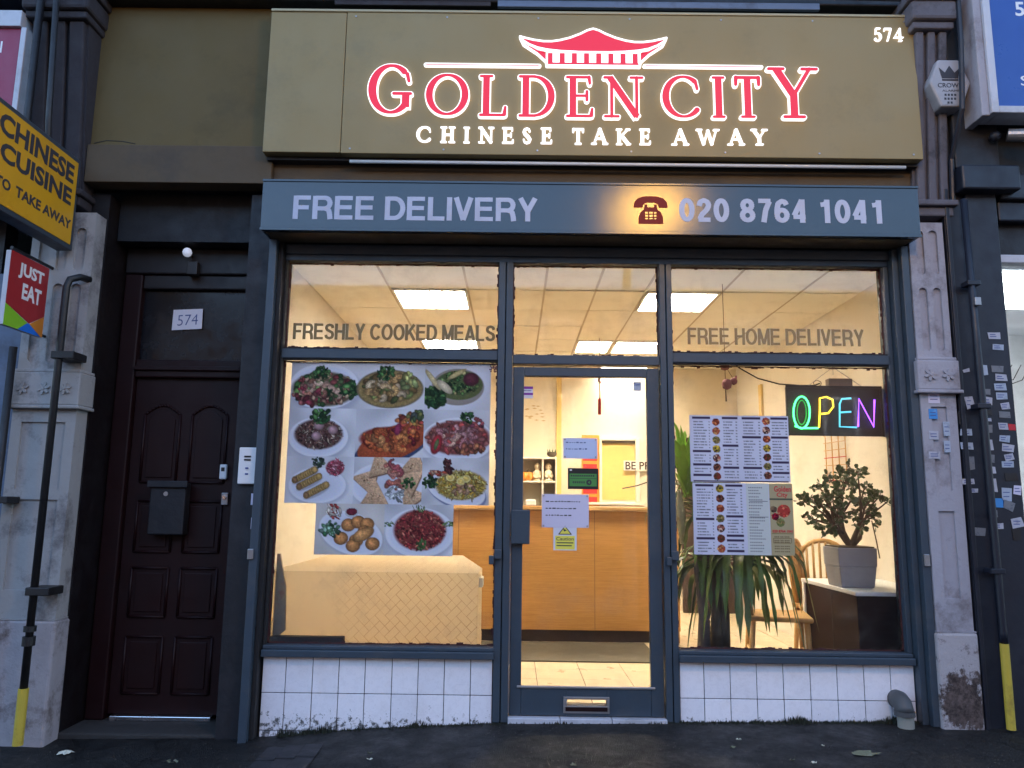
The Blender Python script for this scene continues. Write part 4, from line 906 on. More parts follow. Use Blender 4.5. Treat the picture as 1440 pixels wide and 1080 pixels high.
def sans(txt, b4, Y, m, parent, name='lettering', thick=.0012, hw=.088, gap=.10, **k):
    x0, x1, z0, z1 = b4; H = z1-z0; tot = sum(SG[c][0] for c in txt)+gap*(len(txt)-1); sx = (x1-x0)/tot; mb = MB(); cur = 0; q = 0; w_ = hw*H*min(1, .35+.65*sx/H)
    for c in txt:
        for pl in SG[c][1]:
            P = [(x0+(cur+p[0])*sx, z0+p[1]*H) for p in pl]; closed = len(P) > 12 and abs(P[0][0]-P[-1][0])+abs(P[0][1]-P[-1][1]) < 1e-5
            for i in range(len(P)-1):
                a, b = P[i], P[i+1]; dx, dz = b[0]-a[0], b[1]-a[1]; L = math.hypot(dx, dz) or 1; nx, nz = -dz/L, dx/L; ww = w_*(.86+.14*abs(nx)); q += 1
                mb.prism([(a[0]-nx*ww, a[1]-nz*ww), (b[0]-nx*ww, b[1]-nz*ww), (b[0]+nx*ww, b[1]+nz*ww), (a[0]+nx*ww, a[1]+nz*ww)], Y-thick-.000004*(q % 220), Y)
                if i or closed: q += 1; mb.prism([(a[0]+w_*.9*math.cos(t*math.pi/4), a[1]+w_*.9*math.sin(t*math.pi/4)) for t in range(8)], Y-thick-.000004*(q % 220), Y)
        cur += SG[c][0]+gap
    return mb.build(name, m, parent, **k)
def tbox(x0, x1, yl0, yl1, yr0, yr1, Y):
    a, b, c, d = W(x0, yl0, Y), W(x0, yl1, Y), W(x1, yr0, Y), W(x1, yr1, Y); return ((a[0]+b[0])/2, (c[0]+d[0])/2, (b[1]+d[1])/2, (a[1]+c[1])/2)
sans('FREE DELIVERY', tbox(413, 755.5, 273.5, 306, 280.5, 313.5, YB), YB-.0003, 'letter_grey', SB, hw=.106)
sans('020 8764 1041', tbox(955.5, 1243.5, 279, 312.5, 281.5, 313.5, YB), YB-.0003, 'letter_grey', SB, hw=.110)
px0, px1, pz0_, pz1_ = rect(891, 276, 939, 315, YB); pw, ph = px1-px0, pz1_-pz0_
def tp_(u, v): return (px0+u*pw, pz0_+v*ph)
T_ = MB(); yf, yb = YB-.0016, YB-.0002
top_ = [(0, .62), (.02, .78), (.12, .92), (.3, .99), (.5, 1.0), (.7, .99), (.88, .92), (.98, .78), (1, .62)]
low_ = [(.74, .62), (.72, .72), (.60, .76), (.5, .765), (.40, .76), (.28, .72), (.26, .62)]
for i in range(6):       # handset, as quads between outer and inner rims
    pass
outer = top_; inner = [(.27, .60), (.28, .68), (.33, .74), (.41, .765), (.5, .77), (.59, .765), (.67, .74), (.72, .68), (.73, .60)]
for i in range(8): T_.prism([tp_(*inner[i]), tp_(*inner[i+1]), tp_(*outer[i+1]), tp_(*outer[i])][::-1], yf, yb)
T_.prism([tp_(0, .62), tp_(.02, .58), tp_(.24, .58), tp_(.27, .60)], yf, yb); T_.prism([tp_(.73, .60), tp_(.76, .58), tp_(.98, .58), tp_(1, .62)], yf, yb)
# body round a keypad of bare cells
body_l = [tp_(.14, 0), tp_(.30, 0), tp_(.30, .52), tp_(.20, .42), tp_(.14, .22)]; T_.prism(body_l, yf, yb)
T_.prism([tp_(.70, 0), tp_(.86, 0), tp_(.86, .22), tp_(.80, .42), tp_(.70, .52)], yf, yb)
T_.prism([tp_(.30, .44), tp_(.70, .44), tp_(.70, .70), tp_(.60, .70), tp_(.60, .58), tp_(.40, .58), tp_(.40, .70), tp_(.30, .70)], yf, yb) if False else T_.box(tp_(.30, 0)[0], tp_(.70, 0)[0], yf, yb, tp_(0, .44)[1], tp_(0, .60)[1])
T_.box(tp_(.32, 0)[0], tp_(.40, 0)[0], yf, yb, tp_(0, .60)[1], tp_(0, .70)[1]); T_.box(tp_(.60, 0)[0], tp_(.68, 0)[0], yf, yb, tp_(0, .60)[1], tp_(0, .70)[1])
for v0, v1 in ((0, .14), (.22, .26), (.335, .365)): T_.box(tp_(.30, 0)[0], tp_(.70, 0)[0], yf, yb, tp_(0, v0)[1], tp_(0, v1)[1])
T_.box(tp_(.3, 0)[0], tp_(.7, 0)[0], yf, yb, tp_(0, .14)[1], tp_(0, .17)[1])
for u in (.30, .42, .56): T_.box(tp_(u, 0)[0], tp_(u+.035, 0)[0], yf-.0001, yb, tp_(0, .16)[1], tp_(0, .45)[1])
T_.box(tp_(.665, 0)[0], tp_(.70, 0)[0], yf-.0001, yb, tp_(0, .16)[1], tp_(0, .45)[1])
T_.build('phone_emblem', 'phone_red', SB)

# ---- street lamp across the road (seen only as its orange reflection in the shutter box)
dph = _ray(916, 300); tph = (D+YB)/dph.y; Pp = Vector((0, -D, EYE))+dph*tph; rr = Vector((dph.x, -dph.y, dph.z)); Lp = Pp+rr*3.3
SLp = empty('street_lamp', (Lp.x, Lp.y-1.2, 0), 'tall street lamp with an orange glowing head across the road', 'street lamp')
MB().tube([(Lp.x, Lp.y-1.2, -.1), (Lp.x, Lp.y-1.2, Lp.z-.3), (Lp.x, Lp.y-1.0, Lp.z+.1), (Lp.x, Lp.y-.2, Lp.z+.16)], [.09, .06, .05, .04], 10).build('post', 'steel', SLp)
MB().lathe([(.05, .0), (.22, .03), (.25, .12), (.12, .2)], (Lp.x, Lp.y, Lp.z+.08), 14).build('lamp_housing', 'steel', SLp)
MB().lathe([(.001, -.12), (.12, -.09), (.19, 0), (.2, .07)], (Lp.x, Lp.y, Lp.z), 14).build('lamp_bowl', emit('sodium_glow', (1, .52, .09), 30), SLp)

OT = empty('opposite_terrace', (0, -22, -.3), 'dark brick terrace across the road behind the viewer', 'building')
ob = mat('dusk_brick', (.10, .06, .045), .85, .3, scale=12)
box('wall', ob, -45, 45, -30, -22, -1, 8.6, OT); box('roof', 'dark', -45.3, 45.3, -30, -21.7, 8.601, 9.0, OT)
for k in range(26):
    for z in (3.6, 6.3): wn = box('window', 'white_dirty', -42+k*3.3, -40.8+k*3.3, -21.999, -21.95, z, z+1.6, OT); box('pane', 'black', -41.9+k*3.3, -40.9+k*3.3, -21.949, -21.94, z+.1, z+1.5, wn)
# ================================================================== window lettering (vinyl on the glass)
t1 = sans('FRESHLY COOKED MEALS', tbox(412.5, 696, 454.5, 477, 457, 480, .046), .0495, 'vinyl', None, 'window_lettering', .0006, hw=.108, label='olive lettering Freshly Cooked Meals on the upper left window', cat='lettering')
t2 = sans('FREE HOME DELIVERY', tbox(967.5, 1215, 461, 484, 463, 487, .046), .0495, 'vinyl_faded', None, 'window_lettering', .0006, hw=.100, label='faded lettering Free Home Delivery on the upper right window', cat='lettering')

# ================================================================== printed food photographs on the left window
def C(*a): return np.array(a)/255.
class Pic:
    def __init__(s, w_, h_, bg0, bg1, seed):
        s.w, s.h = w_, h_; s.r = np.random.RandomState(seed); s.Y, s.X = np.mgrid[0:h_, 0:w_]; s.X = s.X/(w_-1.); s.Y = s.Y/(h_-1.)*(h_/w_); s.a = h_/w_
        t = (s.X*.6+s.Y/s.a*.4)[..., None]; s.im = C(*bg0)*(1-t)+C(*bg1)*t
        s.im = s.im+(s.fold(3, .03))[..., None]
    def fold(s, n, amp):
        o = 0
        for k in range(n): a = s.r.uniform(0, 6.28); f = s.r.uniform(6, 16); o = o+np.sin((s.X*math.cos(a)+s.Y*math.sin(a))*f+s.r.uniform(0, 6))*amp
        return o
    def ell(s, cx_, cy_, rx, ry, ang, c, shade=.35, soft=.12, hi=.12, alpha=1.):
        dx, dy = s.X-cx_, s.Y-cy_; ca, sa = math.cos(ang), math.sin(ang); u = (dx*ca+dy*sa)/rx; v = (-dx*sa+dy*ca)/ry
        d = np.sqrt(u*u+v*v); m = np.clip((1-d)/soft+.5, 0, 1)[..., None]*alpha
        lit = 1-shade*np.clip(d, 0, 1)**2+hi*np.exp(-((u+.3)**2+(v+.4)**2)*5)
        s.im = s.im*(1-m)+np.clip(C(*c)*lit[..., None], 0, 1)*m
    def plate(s, cx_, cy_, rx, ry, ang=0, c=(205, 210, 226), inner=(190, 196, 214)):
        s.ell(cx_+.015, cy_+.03, rx*1.03, ry*1.03, ang, (150, 156, 180), 0, .15, 0, .6); s.ell(cx_, cy_, rx, ry, ang, (222, 226, 238), .04, .03, 0)
        s.ell(cx_, cy_, rx*.9, ry*.88, ang, inner, -.08, .06, 0)
    def heap(s, cx_, cy_, rx, ry, cols, n, size=(.02, .05), long=1.8, ang=None, dome=.0, shade=.5):
        if n >= 60: s.ell(cx_, cy_-dome, rx*1.04, ry*1.04, 0, np.mean(np.array(cols), 0)*.78, .1, .14, 0)
        for k in range(int(n*1.25)):
            t = s.r.uniform(0, 6.28); q = math.sqrt(s.r.uniform(0, 1)); x = cx_+rx*q*math.cos(t); y = cy_+ry*q*math.sin(t)-dome*(1-q)
            c = np.array(cols[s.r.randint(len(cols))])*s.r.uniform(.55, 1.3)*(.95, 1, .97); z = s.r.uniform(*size)*.8
            s.ell(x, y, z*s.r.uniform(1, long), z, s.r.uniform(0, 3.14) if ang is None else ang+s.r.normal(0, .3), np.clip(c, 0, 255), shade, .25, .25)
    def curls(s, cx_, cy_, rx, ry, cols, n, r=.05, t0=.016):
        for k in range(n):
            t = s.r.uniform(0, 6.28); q = math.sqrt(s.r.uniform(0, 1)); x = cx_+rx*q*math.cos(t); y = cy_+ry*q*math.sin(t); c = np.clip(np.array(cols[s.r.randint(len(cols))])*s.r.uniform(.7, 1.2), 0, 255)
            a = s.r.uniform(0, 6.28); rr = r*s.r.uniform(.7, 1.3); sp = s.r.uniform(1.6, 3.2)
            for j in range(7): b = a+sp*j/6; s.ell(x+rr*math.cos(b), y+rr*math.sin(b)*.8, t0*(1.25-j*.1), t0*(1.1-j*.09), b, c*(1-.04*j), .45, .3, .3)
    def tri(s, cx_, cy_, r, ang, c):
        m = np.ones_like(s.X)
        for k in range(3): b = ang+k*2.094; m = m*np.clip((r*.5-((s.X-cx_)*math.cos(b)+(s.Y-cy_)*math.sin(b)))/.012+.5, 0, 1)
        n = s.r.normal(0, 1, s.X.shape)*.05; g = 1+.12*((s.X-cx_)-(s.Y-cy_))/r+n; m = m[..., None]; s.im = s.im*(1-m)+np.clip(C(*c)*g[..., None], 0, 1)*m
    def leaf(s, cx_, cy_, r, cols=((40, 85, 40), (70, 120, 55), (25, 60, 30)), n=26): s.heap(cx_, cy_, r, r*.8, cols, n, (r*.13, r*.3), 2.2)
    def out(s):
        h, w_ = s.im.shape[:2]; g = s.im.mean(-1, keepdims=True); s.im = g+(s.im-g)*.80
        n = s.r.normal(0, 1, (h+2, w_+2)); n = (n[1:-1, 1:-1]*2+n[:-2, 1:-1]+n[2:, 1:-1]+n[1:-1, :-2]+n[1:-1, 2:])/4; sat = np.clip((s.im.max(-1)-s.im.min(-1))*6-.4, 0, 1)
        s.im = s.im*(1+n*sat*.10)[..., None]*.93+.05; return np.clip(s.im+s.r.normal(0, .012, s.im.shape), 0, 1)
GR = [(50, 90, 40), (90, 130, 60), (30, 60, 30), (120, 150, 80)]
def pic(kind, w_, h_):
    p = Pic(w_, h_, (186, 189, 200), (204, 207, 214), 40+kind); a = p.a
    if kind == 0:       # salad of prawn and greens, then curry bowl sharing one wide print
        p.plate(.25, a*.52, .26, a*.5); p.heap(.25, a*.58, .23, a*.36, GR+[(170, 110, 90), (190, 140, 110), (120, 40, 45), (200, 160, 120), (150, 60, 60)], 170, (.012, .026)); p.curls(.24, a*.56, .18, a*.28, [(205, 150, 120), (215, 170, 140), (180, 110, 85)], 14, .024, .014); p.heap(.12, a*.7, .10, a*.2, [(150, 40, 60), (190, 90, 90)], 20, (.01, .025)); p.leaf(.22, a*.22, .06); p.leaf(.44, a*.6, .07)
        p.ell(.74, a*.56, .25, a*.42, 0, (120, 105, 70), .1, .05, 0); p.ell(.74, a*.56, .235, a*.39, 0, (165, 135, 70), .15, .05, 0)
        p.heap(.74, a*.55, .20, a*.30, [(190, 140, 80), (170, 120, 60), (120, 130, 60)], 60, (.016, .04)); p.curls(.74, a*.56, .16, a*.24, [(208, 168, 110), (222, 192, 142), (200, 150, 80)], 18, .03, .018); p.leaf(.70, a*.22, .06); p.heap(.88, a*.4, .06, a*.2, [(190, 180, 90), (150, 160, 90)], 14, (.015, .03))
    elif kind == 1:     # green bowl in a tilted white dish
        p.ell(.5, a*.6, .62, a*.5, -.5, (214, 218, 232), .1, .05, 0); p.ell(.5, a*.5, .40, a*.40, 0, (150, 140, 130), .1, .04, 0); p.ell(.52, a*.46, .36, a*.32, 0, (90, 100, 50), .1, .05, 0)
        p.heap(.50, a*.42, .32, a*.24, GR+[(170, 150, 90), (90, 110, 50)], 120, (.015, .035)); p.leaf(.14, a*.72, .18, n=60); p.ell(.12, a*.35, .2, .04, .9, (200, 180, 120), .3, .2); p.ell(.48, a*.22, .16, .035, -.5, (195, 175, 105), .3, .2); p.ell(.70, a*.33, .12, .10, 0, (90, 30, 45), .4, .2); p.ell(.3, a*.5, .15, .06, .7, (205, 190, 150), .3, .1)
    elif kind == 2:     # shredded beef on white oval plate
        p.plate(.45, a*.60, .44, a*.42); p.heap(.45, a*.54, .34, a*.30, [(110, 55, 50), (80, 35, 35), (150, 95, 80), (190, 160, 140), (60, 30, 30)], 230, (.006, .013), 7)
        for x, y in ((.45, .36), (.42, .58), (.66, .45)): p.ell(x, a*y, .075, .065, 0, (175, 130, 135), .4, .2, .3)
        p.leaf(.47, a*.16, .14, n=40)
    elif kind == 3:     # orange prawns in blue dish
        p.ell(.55, a*.78, .62, a*.36, -.42, (50, 70, 120), .2, .04, 0); p.ell(.56, a*.70, .55, a*.34, -.35, (190, 70, 30), .2, .05, 0)
        p.heap(.50, a*.62, .42, a*.24, [(205, 80, 30), (190, 50, 25), (160, 30, 40)], 60, (.025, .05), 2.0); p.curls(.48, a*.66, .36, a*.17, [(232, 118, 50), (225, 95, 40), (240, 140, 70)], 26, .06, .034); p.heap(.78, a*.30, .20, a*.2, [(225, 110, 50), (200, 60, 50), (220, 150, 60)], 30, (.03, .05)); p.heap(.88, a*.15, .12, a*.12, [(70, 90, 50), (130, 130, 60), (60, 70, 70)], 12, (.03, .05)); p.ell(.62, a*.42, .05, .09, .2, (150, 35, 75), .4, .2)
    elif kind == 4:     # pink sweet dish
        p.plate(.52, a*.62, .54, a*.46); p.heap(.52, a*.58, .46, a*.34, [(180, 90, 90), (180, 80, 70), (190, 60, 60), (120, 60, 50)], 70, (.02, .045), 2.4); p.curls(.54, a*.56, .34, a*.20, [(222, 150, 152), (225, 165, 140), (205, 120, 125)], 24, .055, .026); p.ell(.2, a*.72, .08, .15, .3, (185, 35, 45), .4, .2, .3); p.ell(.2, a*.72, .03, .09, .3, (90, 110, 60), .4, .2); p.heap(.70, a*.82, .2, a*.1, [(185, 100, 60), (170, 80, 60)], 20, (.03, .05)); p.leaf(.66, a*.16, .10); p.heap(.8, a*.25, .12, a*.12, [(175, 70, 70), (120, 50, 70)], 12, (.02, .04))
    elif kind == 5:     # spring rolls
        p.plate(.47, a*.62, .42, a*.38)
        for k, (x, y) in enumerate(((.28, .40), (.35, .54), (.46, .72))): p.ell(x+.01, a*y+.03, .21, .06, -.5, (140, 140, 150), 0, .2, 0, .7); [p.ell(x-.14+.28*q/9, a*y+(.5-q/9)*.155, .05, .056, 0, (196, 150, 72), .45, .1, .12) for q in range(10)]; p.ell(x-.14, a*y+.075, .04, .05, -.5, (150, 105, 60), .4, .2)
        p.heap(.72, a*.24, .13, a*.16, [(200, 60, 90), (225, 130, 150), (170, 30, 60)], 120, (.006, .012), 6); p.leaf(.46, a*.13, .10, ((40, 60, 50), (70, 90, 70)), 20)
    elif kind == 6:     # toast triangles round a sculpted carrot flower
        p.plate(.5, a*.6, .55, a*.5)
        for x, y, g_ in ((.2, .50, .2), (.32, .84, -.5), (.84, .84, .9), (.38, .20, 1.3), (.88, .18, -.4), (.82, .50, .4)): p.tri(x+.015, a*y+.02, .24, g_, (120, 85, 62)); p.tri(x, a*y, .24, g_, (200, 155, 112)); p.heap(x, a*y, .09, .06, [(160, 105, 65), (228, 200, 150)], 12, (.006, .010))
        p.curls(.60, a*.40, .10, a*.28, [(215, 110, 90), (225, 140, 120), (200, 80, 90)], 16, .06, .03); p.leaf(.80, a*.55, .10, n=20); p.heap(.62, a*.80, .12, .12, [(215, 215, 225), (190, 195, 205)], 20, (.02, .03), 3)
    elif kind == 7:     # yellow noodles on blue rimmed plate
        p.ell(.52, a*.70, .46, a*.36, .35, (70, 90, 150), .1, .03, 0); p.plate(.51, a*.67, .45, a*.34, .3); p.heap(.58, a*.58, .36, a*.30, [(220, 180, 50), (235, 205, 90), (200, 140, 30), (225, 190, 110)], 220, (.008, .018), 6); p.heap(.62, a*.68, .18, a*.12, [(190, 120, 80), (210, 150, 110)], 14, (.025, .04), 2)
        for x, y in ((.42, .42), (.58, .5), (.66, .44)): p.ell(x, a*y, .065, .055, 0, (235, 215, 120), .1, .1); p.ell(x, a*y, .045, .038, 0, (225, 190, 80), .1, .2)
        p.leaf(.12, a*.52, .11, n=30); p.heap(.38, a*.18, .06, a*.16, [(70, 20, 30), (100, 40, 40)], 24, (.012, .03), 3, 1.2); p.heap(.24, a*.34, .12, a*.05, [(200, 60, 40), (225, 150, 120)], 12, (.015, .03), 3, .3)
    elif kind == 8:     # fried balls with red dip
        p.im = p.im*.55+C(200, 185, 160)*.45; p.plate(.52, a*.58, .48, a*.40, .35)
        for x, y in ((.48, .42), (.62, .36), (.75, .40), (.38, .68), (.60, .72), (.72, .55), (.84, .78), (.56, .82)): p.ell(x, a*y, .105, .095, 0, (210, 130, 60), .5, .08, .3)
        p.ell(.70, a*.60, .17, .09, -.5, (220, 145, 70), .5, .08, .3); p.ell(.52, a*.17, .10, .075, 0, (215, 215, 225), .2, .06); p.ell(.52, a*.16, .082, .055, 0, (110, 25, 40), .2, .06); p.leaf(.22, a*.50, .13, ((80, 130, 90), (40, 90, 50), (150, 190, 170)), 34); p.heap(.26, a*.16, .10, a*.16, [(200, 50, 50), (225, 200, 190)], 24, (.012, .03), 4, .9)
    else:               # crispy shredded red beef
        p.plate(.52, a*.55, .50, a*.48); p.heap(.52, a*.50, .36, a*.38, [(175, 40, 45), (200, 70, 60), (140, 25, 35), (120, 30, 30), (210, 100, 80)], 260, (.012, .022), 3); p.heap(.56, a*.80, .08, a*.10, [(110, 140, 70), (70, 110, 50)], 12, (.015, .025), 3, 1.5)
        for x, y, g_ in ((.06, .40, .3), (.94, .38, -.4), (.5, .08, 1.5)): p.heap(x, a*y, .09, .04, [(90, 130, 70), (150, 180, 110)], 12, (.006, .012), 7, g_)
    return p.out()
YP = .0440
colx = [W(p, 545, YP)[0] for p in (409, 503, 597.5, 690)]
def zrow(y): return W(550, y, YP)[1]
rz = [zrow(511), zrow(575.5), zrow(643), zrow(709), zrow(781)]
x_b = W(447, 780, YP)[0]; dx4 = W(541, 745, YP)[0]-W(444, 745, YP)[0]
x4 = W(443, 745, YP)[0]
FOOD = [
 (0, colx[0], colx[2], rz[1], rz[0], 150, 52, 'wide food print of prawn salad beside a bowl of golden curry'),
 (1, colx[2], colx[3], rz[1], rz[0], 76, 52, 'food print of green vegetables in a tilted white dish'),
 (2, colx[0], colx[1], rz[2], rz[1], 76, 54, 'food print of dark shredded beef with coriander on a white plate'),
 (3, colx[1], colx[2], rz[2], rz[1], 76, 54, 'food print of orange prawns heaped in a blue edged dish'),
 (4, colx[2], colx[3], rz[2], rz[1], 76, 54, 'food print of pink sweet and sour pieces with red peppers'),
 (5, colx[0], colx[1], rz[3], rz[2], 76, 54, 'food print of three spring rolls with pink garnish'),
 (6, colx[1], colx[2], rz[3], rz[2], 76, 54, 'food print of sesame toast triangles round an orange flower'),
 (7, colx[2], colx[3], rz[3], rz[2], 76, 54, 'food print of yellow noodles with lemon on a blue rimmed plate'),
 (8, x4, x4+dx4, rz[4], rz[3], 78, 58, 'food print of round fried balls with a red dip'),
 (9, x4+dx4, W(637, 745, YP)[0], rz[4], rz[3], 78, 58, 'food print of crispy red shredded beef on a pale cloth')]
for k, xa, xb, za, zb, gw, gh, lb in FOOD:
    paint_grid('food_poster', pic(k, int(gw*1.25), int(gh*1.25)), xa-.0004, xb+.0004, za-.0004, zb+.0004, YP-.0005*(k % 4), label=lb, cat='poster', group='food photographs stuck on the left window')

# ------------------------------------------------------------------ menu sheets on the right window
def menu(w_, h_, upper):
    r = np.random.RandomState(5 if upper else 9); im = np.ones((h_, w_, 3))*C(200, 203, 222); Yg, Xg = np.mgrid[0:h_, 0:w_]
    im = im+(np.sin(Xg/w_*9)*.012+np.sin(Yg/h_*4)*.01)[..., None]
    def bar(x0, x1, y0, y1, c): im[int(y0*h_):max(int(y0*h_)+1, int(y1*h_)), int(x0*w_):int(x1*w_)] = C(*c)
    def col(x0, x1, y0, y1, heads):
        y = y0; st_ = 5.0/h_
        hs = sorted(heads)
        while y < y1-.01:
            if hs and y >= hs[0]-.001: bar(x0, x1, y, y+4./h_, (62, 52, 78)); y += 8./h_; hs.pop(0); continue
            x = x0+.012; xe = x0+(x1-x0)*r.uniform(.45, .75); yy = int(y*h_)
            while x < xe:
                l = r.uniform(.006, .02); im[yy:yy+2, int(x*w_):int((x+l)*w_)+1] *= r.uniform(.52, .72); x += l+.008
            im[yy:yy+2, int((x1-.02)*w_):int((x1-.004)*w_)] *= .6; y += st_
    def dish(cx_, cy_, rr_, cols):
        d = np.sqrt((Xg-cx_*w_)**2+(Yg-cy_*h_)**2)/(rr_*w_); m = d < 1; im[m] = C(*cols[0])*.9
        for k in range(28):
            a = r.uniform(0, 6.28); q = rr_*w_*math.sqrt(r.uniform(0, .75)); x = cx_*w_+q*math.cos(a); y = cy_*h_+q*math.sin(a); c = C(*cols[r.randint(len(cols))])*r.uniform(.7, 1.2)
            im[(Xg-x)**2+(Yg-y)**2 < r.uniform(1.2, 4)] = np.clip(c, 0, 1)
    DC = [[(150, 70, 50), (190, 110, 70), (110, 50, 40)], [(170, 80, 60), (200, 150, 90)], [(130, 110, 70), (170, 150, 90), (90, 90, 50)], [(200, 170, 60), (120, 110, 50), (60, 50, 40)], [(150, 90, 80), (60, 40, 40), (200, 170, 150)], [(110, 60, 50), (70, 50, 40), (160, 100, 80)], [(120, 50, 40), (80, 60, 40)]]
    if upper:
        col(.03, .215, .03, .96, [.03, .53, .69, .85]); col(.33, .49, .03, .96, [.03, .42, .73]); col(.53, .72, .03, .96, [.03, .30, .75]); col(.82, .99, .03, .96, [.03, .29, .68, .84])
        for k in range(7): dish(.265, .10+.135*k, .038, DC[k]); dish(.77, .08+.135*k, .038, DC[(k*3+1) % 7])
        bar(.03, .98, .975, .995, (60, 42, 62))
    else:
        col(.03, .215, .03, .97, [.03, .48, .74]); col(.33, .50, .03, .97, [.03, .44, .70, .76, .92])
        for k in range(7): dish(.27, .08+.138*k, .040, DC[(k*2+3) % 7])
        im[:, int(.54*w_):int(.76*w_)] = C(196, 202, 200)
        for k in range(22): 
            y = .06+.042*k; x = .56; yy = int(y*h_)
            while x < .56+r.uniform(.08, .18): im[yy:yy+2, int(x*w_):int((x+.012)*w_)] = C(120, 122, 126); x += .018
        for y in (.25, .47): bar(.57, .75, y, y+.008, (80, 80, 96))
        im[:, int(.765*w_):] = C(172, 160, 124); bar(.765, 1, .215, .235, (80, 86, 74)); 
        dish(.90, .38, .065, [(185, 70, 60), (210, 120, 90), (160, 40, 40)]); dish(.80, .36, .032, [(80, 60, 50), (110, 90, 70)]); dish(.815, .46, .036, [(160, 30, 50), (90, 20, 40)]); dish(.865, .54, .042, [(110, 120, 70), (160, 140, 90)])
        bar(.78, .985, .70, .708, (110, 104, 60)); bar(.79, .97, .76, .765, (120, 100, 70)); bar(.79, .97, .83, .835, (120, 100, 70)); bar(.79, .797, .76, .83, (120, 100, 70)); bar(.965, .972, .76, .83, (120, 100, 70))
        for y in (.74, .79, .81, .87, .90, .94): 
            x = .80
            while x < .95: im[int(y*h_):int(y*h_)+2, int(x*w_):int((x+.012)*w_)] = C(110, 92, 66); x += .02
    return np.clip(im+r.normal(0, .008, im.shape), 0, 1)
xa, xb, za, zb = rect(970.5, 584.5, 1110, 678, YP)
paint_grid('menu_sheet', menu(170, 116, True), xa, xb, za, zb, YP, label='upper menu sheet with two columns of dish pictures on the right window', cat='menu')
xa, xb, z0m, z1m = rect(975, 679.5, 1116, 780.5, YP)
ms = paint_grid('menu_sheet', menu(170, 124, False), xa, xb, z0m, z1m, YP, label='lower menu sheet with an olive Golden City panel on the right window', cat='menu')
wp = (xb-xa)
text_obj('Golden', (xa+wp*.815, xa+wp*.985, z1m-(z1m-z0m)*.115, z1m-(z1m-z0m)*.035), YP-.0008, 'ink_red', ms, thick=.0005, bold=.02); text_obj('City', (xa+wp*.84, xa+wp*.95, z1m-(z1m-z0m)*.205, z1m-(z1m-z0m)*.125), YP-.0008, 'ink_red', ms, thick=.0005, bold=.02)
text_obj('020 8764 1041', (xa+wp*.785, xa+wp*.985, z1m-(z1m-z0m)*.685, z1m-(z1m-z0m)*.645), YP-.0008, 'ink_red', ms, thick=.0005, bold=.03)

# ------------------------------------------------------------------ papers and stickers on the shop door glass (glass front y = .038)
def paper(name, px4, m, label, cat, lines=0, Y=.0360, pins=True, rot=0, ink='ink', th=.0016):
    xa, xb, za, zb = rect(*px4, Y); o = empty(name, ((xa+xb)/2, Y, za), label, cat)
    box('sheet', m, xa, xb, Y, Y+th, za, zb, o)
    if lines:
        rr_ = random.Random(len(label)); ink_m = MB()
        for k in range(lines):
            z = zb-(zb-za)*(.22+.62*k/max(1, lines)); x = xa+(xb-xa)*.08; xe = xa+(xb-xa)*rr_.uniform(.55, .9)
            while x < xe: l = rr_.uniform(.006, .022); ink_m.box(x, x+l, Y-.0006, Y-.0001, z-.0035, z+.0035*rr_.uniform(.3, 1.2)); x += l+.007
        ink_m.build('print_line', ink, o, kind='stuff')
    if pins:
        for x in (xa+.01, xb-.01):
            for z in (za+.01, zb-.01): MB().cyl((x, Y-.004, z), (x, Y-.0001, z), .006, n=8).build('suction_pin', 'steel', o)
    return o, (xa, xb, za, zb)
paper('notice', (762, 695, 828, 742), 'paper_lilac', 'white notice with small printed lines at the middle of the shop door', 'notice', 3)
paper('notice', (792, 616, 840, 645), 'paper_blue', 'pale blue notice high on the shop door glass', 'notice', 2, ink='ink_blue')
o, (xa, xb, za, zb) = paper('caution_sign', (778, 741, 811, 774), 'paper_white', 'yellow and white Caution wet floor style sign low on the shop door', 'sign', 0, .0372, False, th=.0006)
box('yellow_field', 'yellow', xa+.012, xb-.012, .0367, .0371, za+.006, za+(zb-za)*.62, o)
cxx = (xa+xb)/2; zt = zb-.0; MB().prism([(cxx-.036, za+(zb-za)*.70), (cxx+.036, za+(zb-za)*.70), (cxx, zt+.004)], .0367, .0371).build('warning_triangle', 'yellow', o)
mb = MB(); polyline(mb, [(cxx-.038, za+(zb-za)*.69), (cxx+.038, za+(zb-za)*.69), (cxx, zt+.004), (cxx-.038, za+(zb-za)*.69)], .0025, .0367, .0362); mb.build('triangle_border', 'ink', o)
MB().prism([(cxx-.005, zb-.028), (cxx+.012, zb-.02), (cxx-.012, zb-.01)][::-1], .0362, .0366).build('warning_mark', 'ink', o)
text_obj('Caution', (xa+.018, xb-.018, za+(zb-za)*.42, za+(zb-za)*.57), .0365, 'ink', o, thick=.0004, bold=.01)
for k, zz in enumerate((.30, .18)): box('print_line', 'ink', xa+.02, xb-.02-.01*k, .0363, .0366, za+(zb-za)*zz, za+(zb-za)*(zz+.045), o)
o, (xa, xb, za, zb) = paper('rating_sticker', (798.5, 658.5, 841.5, 688), 'sticker_black', 'black and green hygiene rating sticker on the shop door', 'sticker', 0, .0360, False)
h_ = zb-za; box('green_field', 'sticker_green', xa+.01, xb-.01, .0353, .0359, za+h_*.14, za+h_*.74, o); mb = MB()
for k in range(11): mb.box(xa+.018+k*.0135, xa+.027+k*.0135, .0348, .03525, za+h_*.60, za+h_*.68)
mb.box(xa+.012, xb-.012, .0348, .03525, za+h_*.50, za+h_*.52)
for k in range(6): mb.box(xa+.03+k*.013, xa+.038+k*.013, .0348, .03525, za+h_*.28, za+h_*.38)
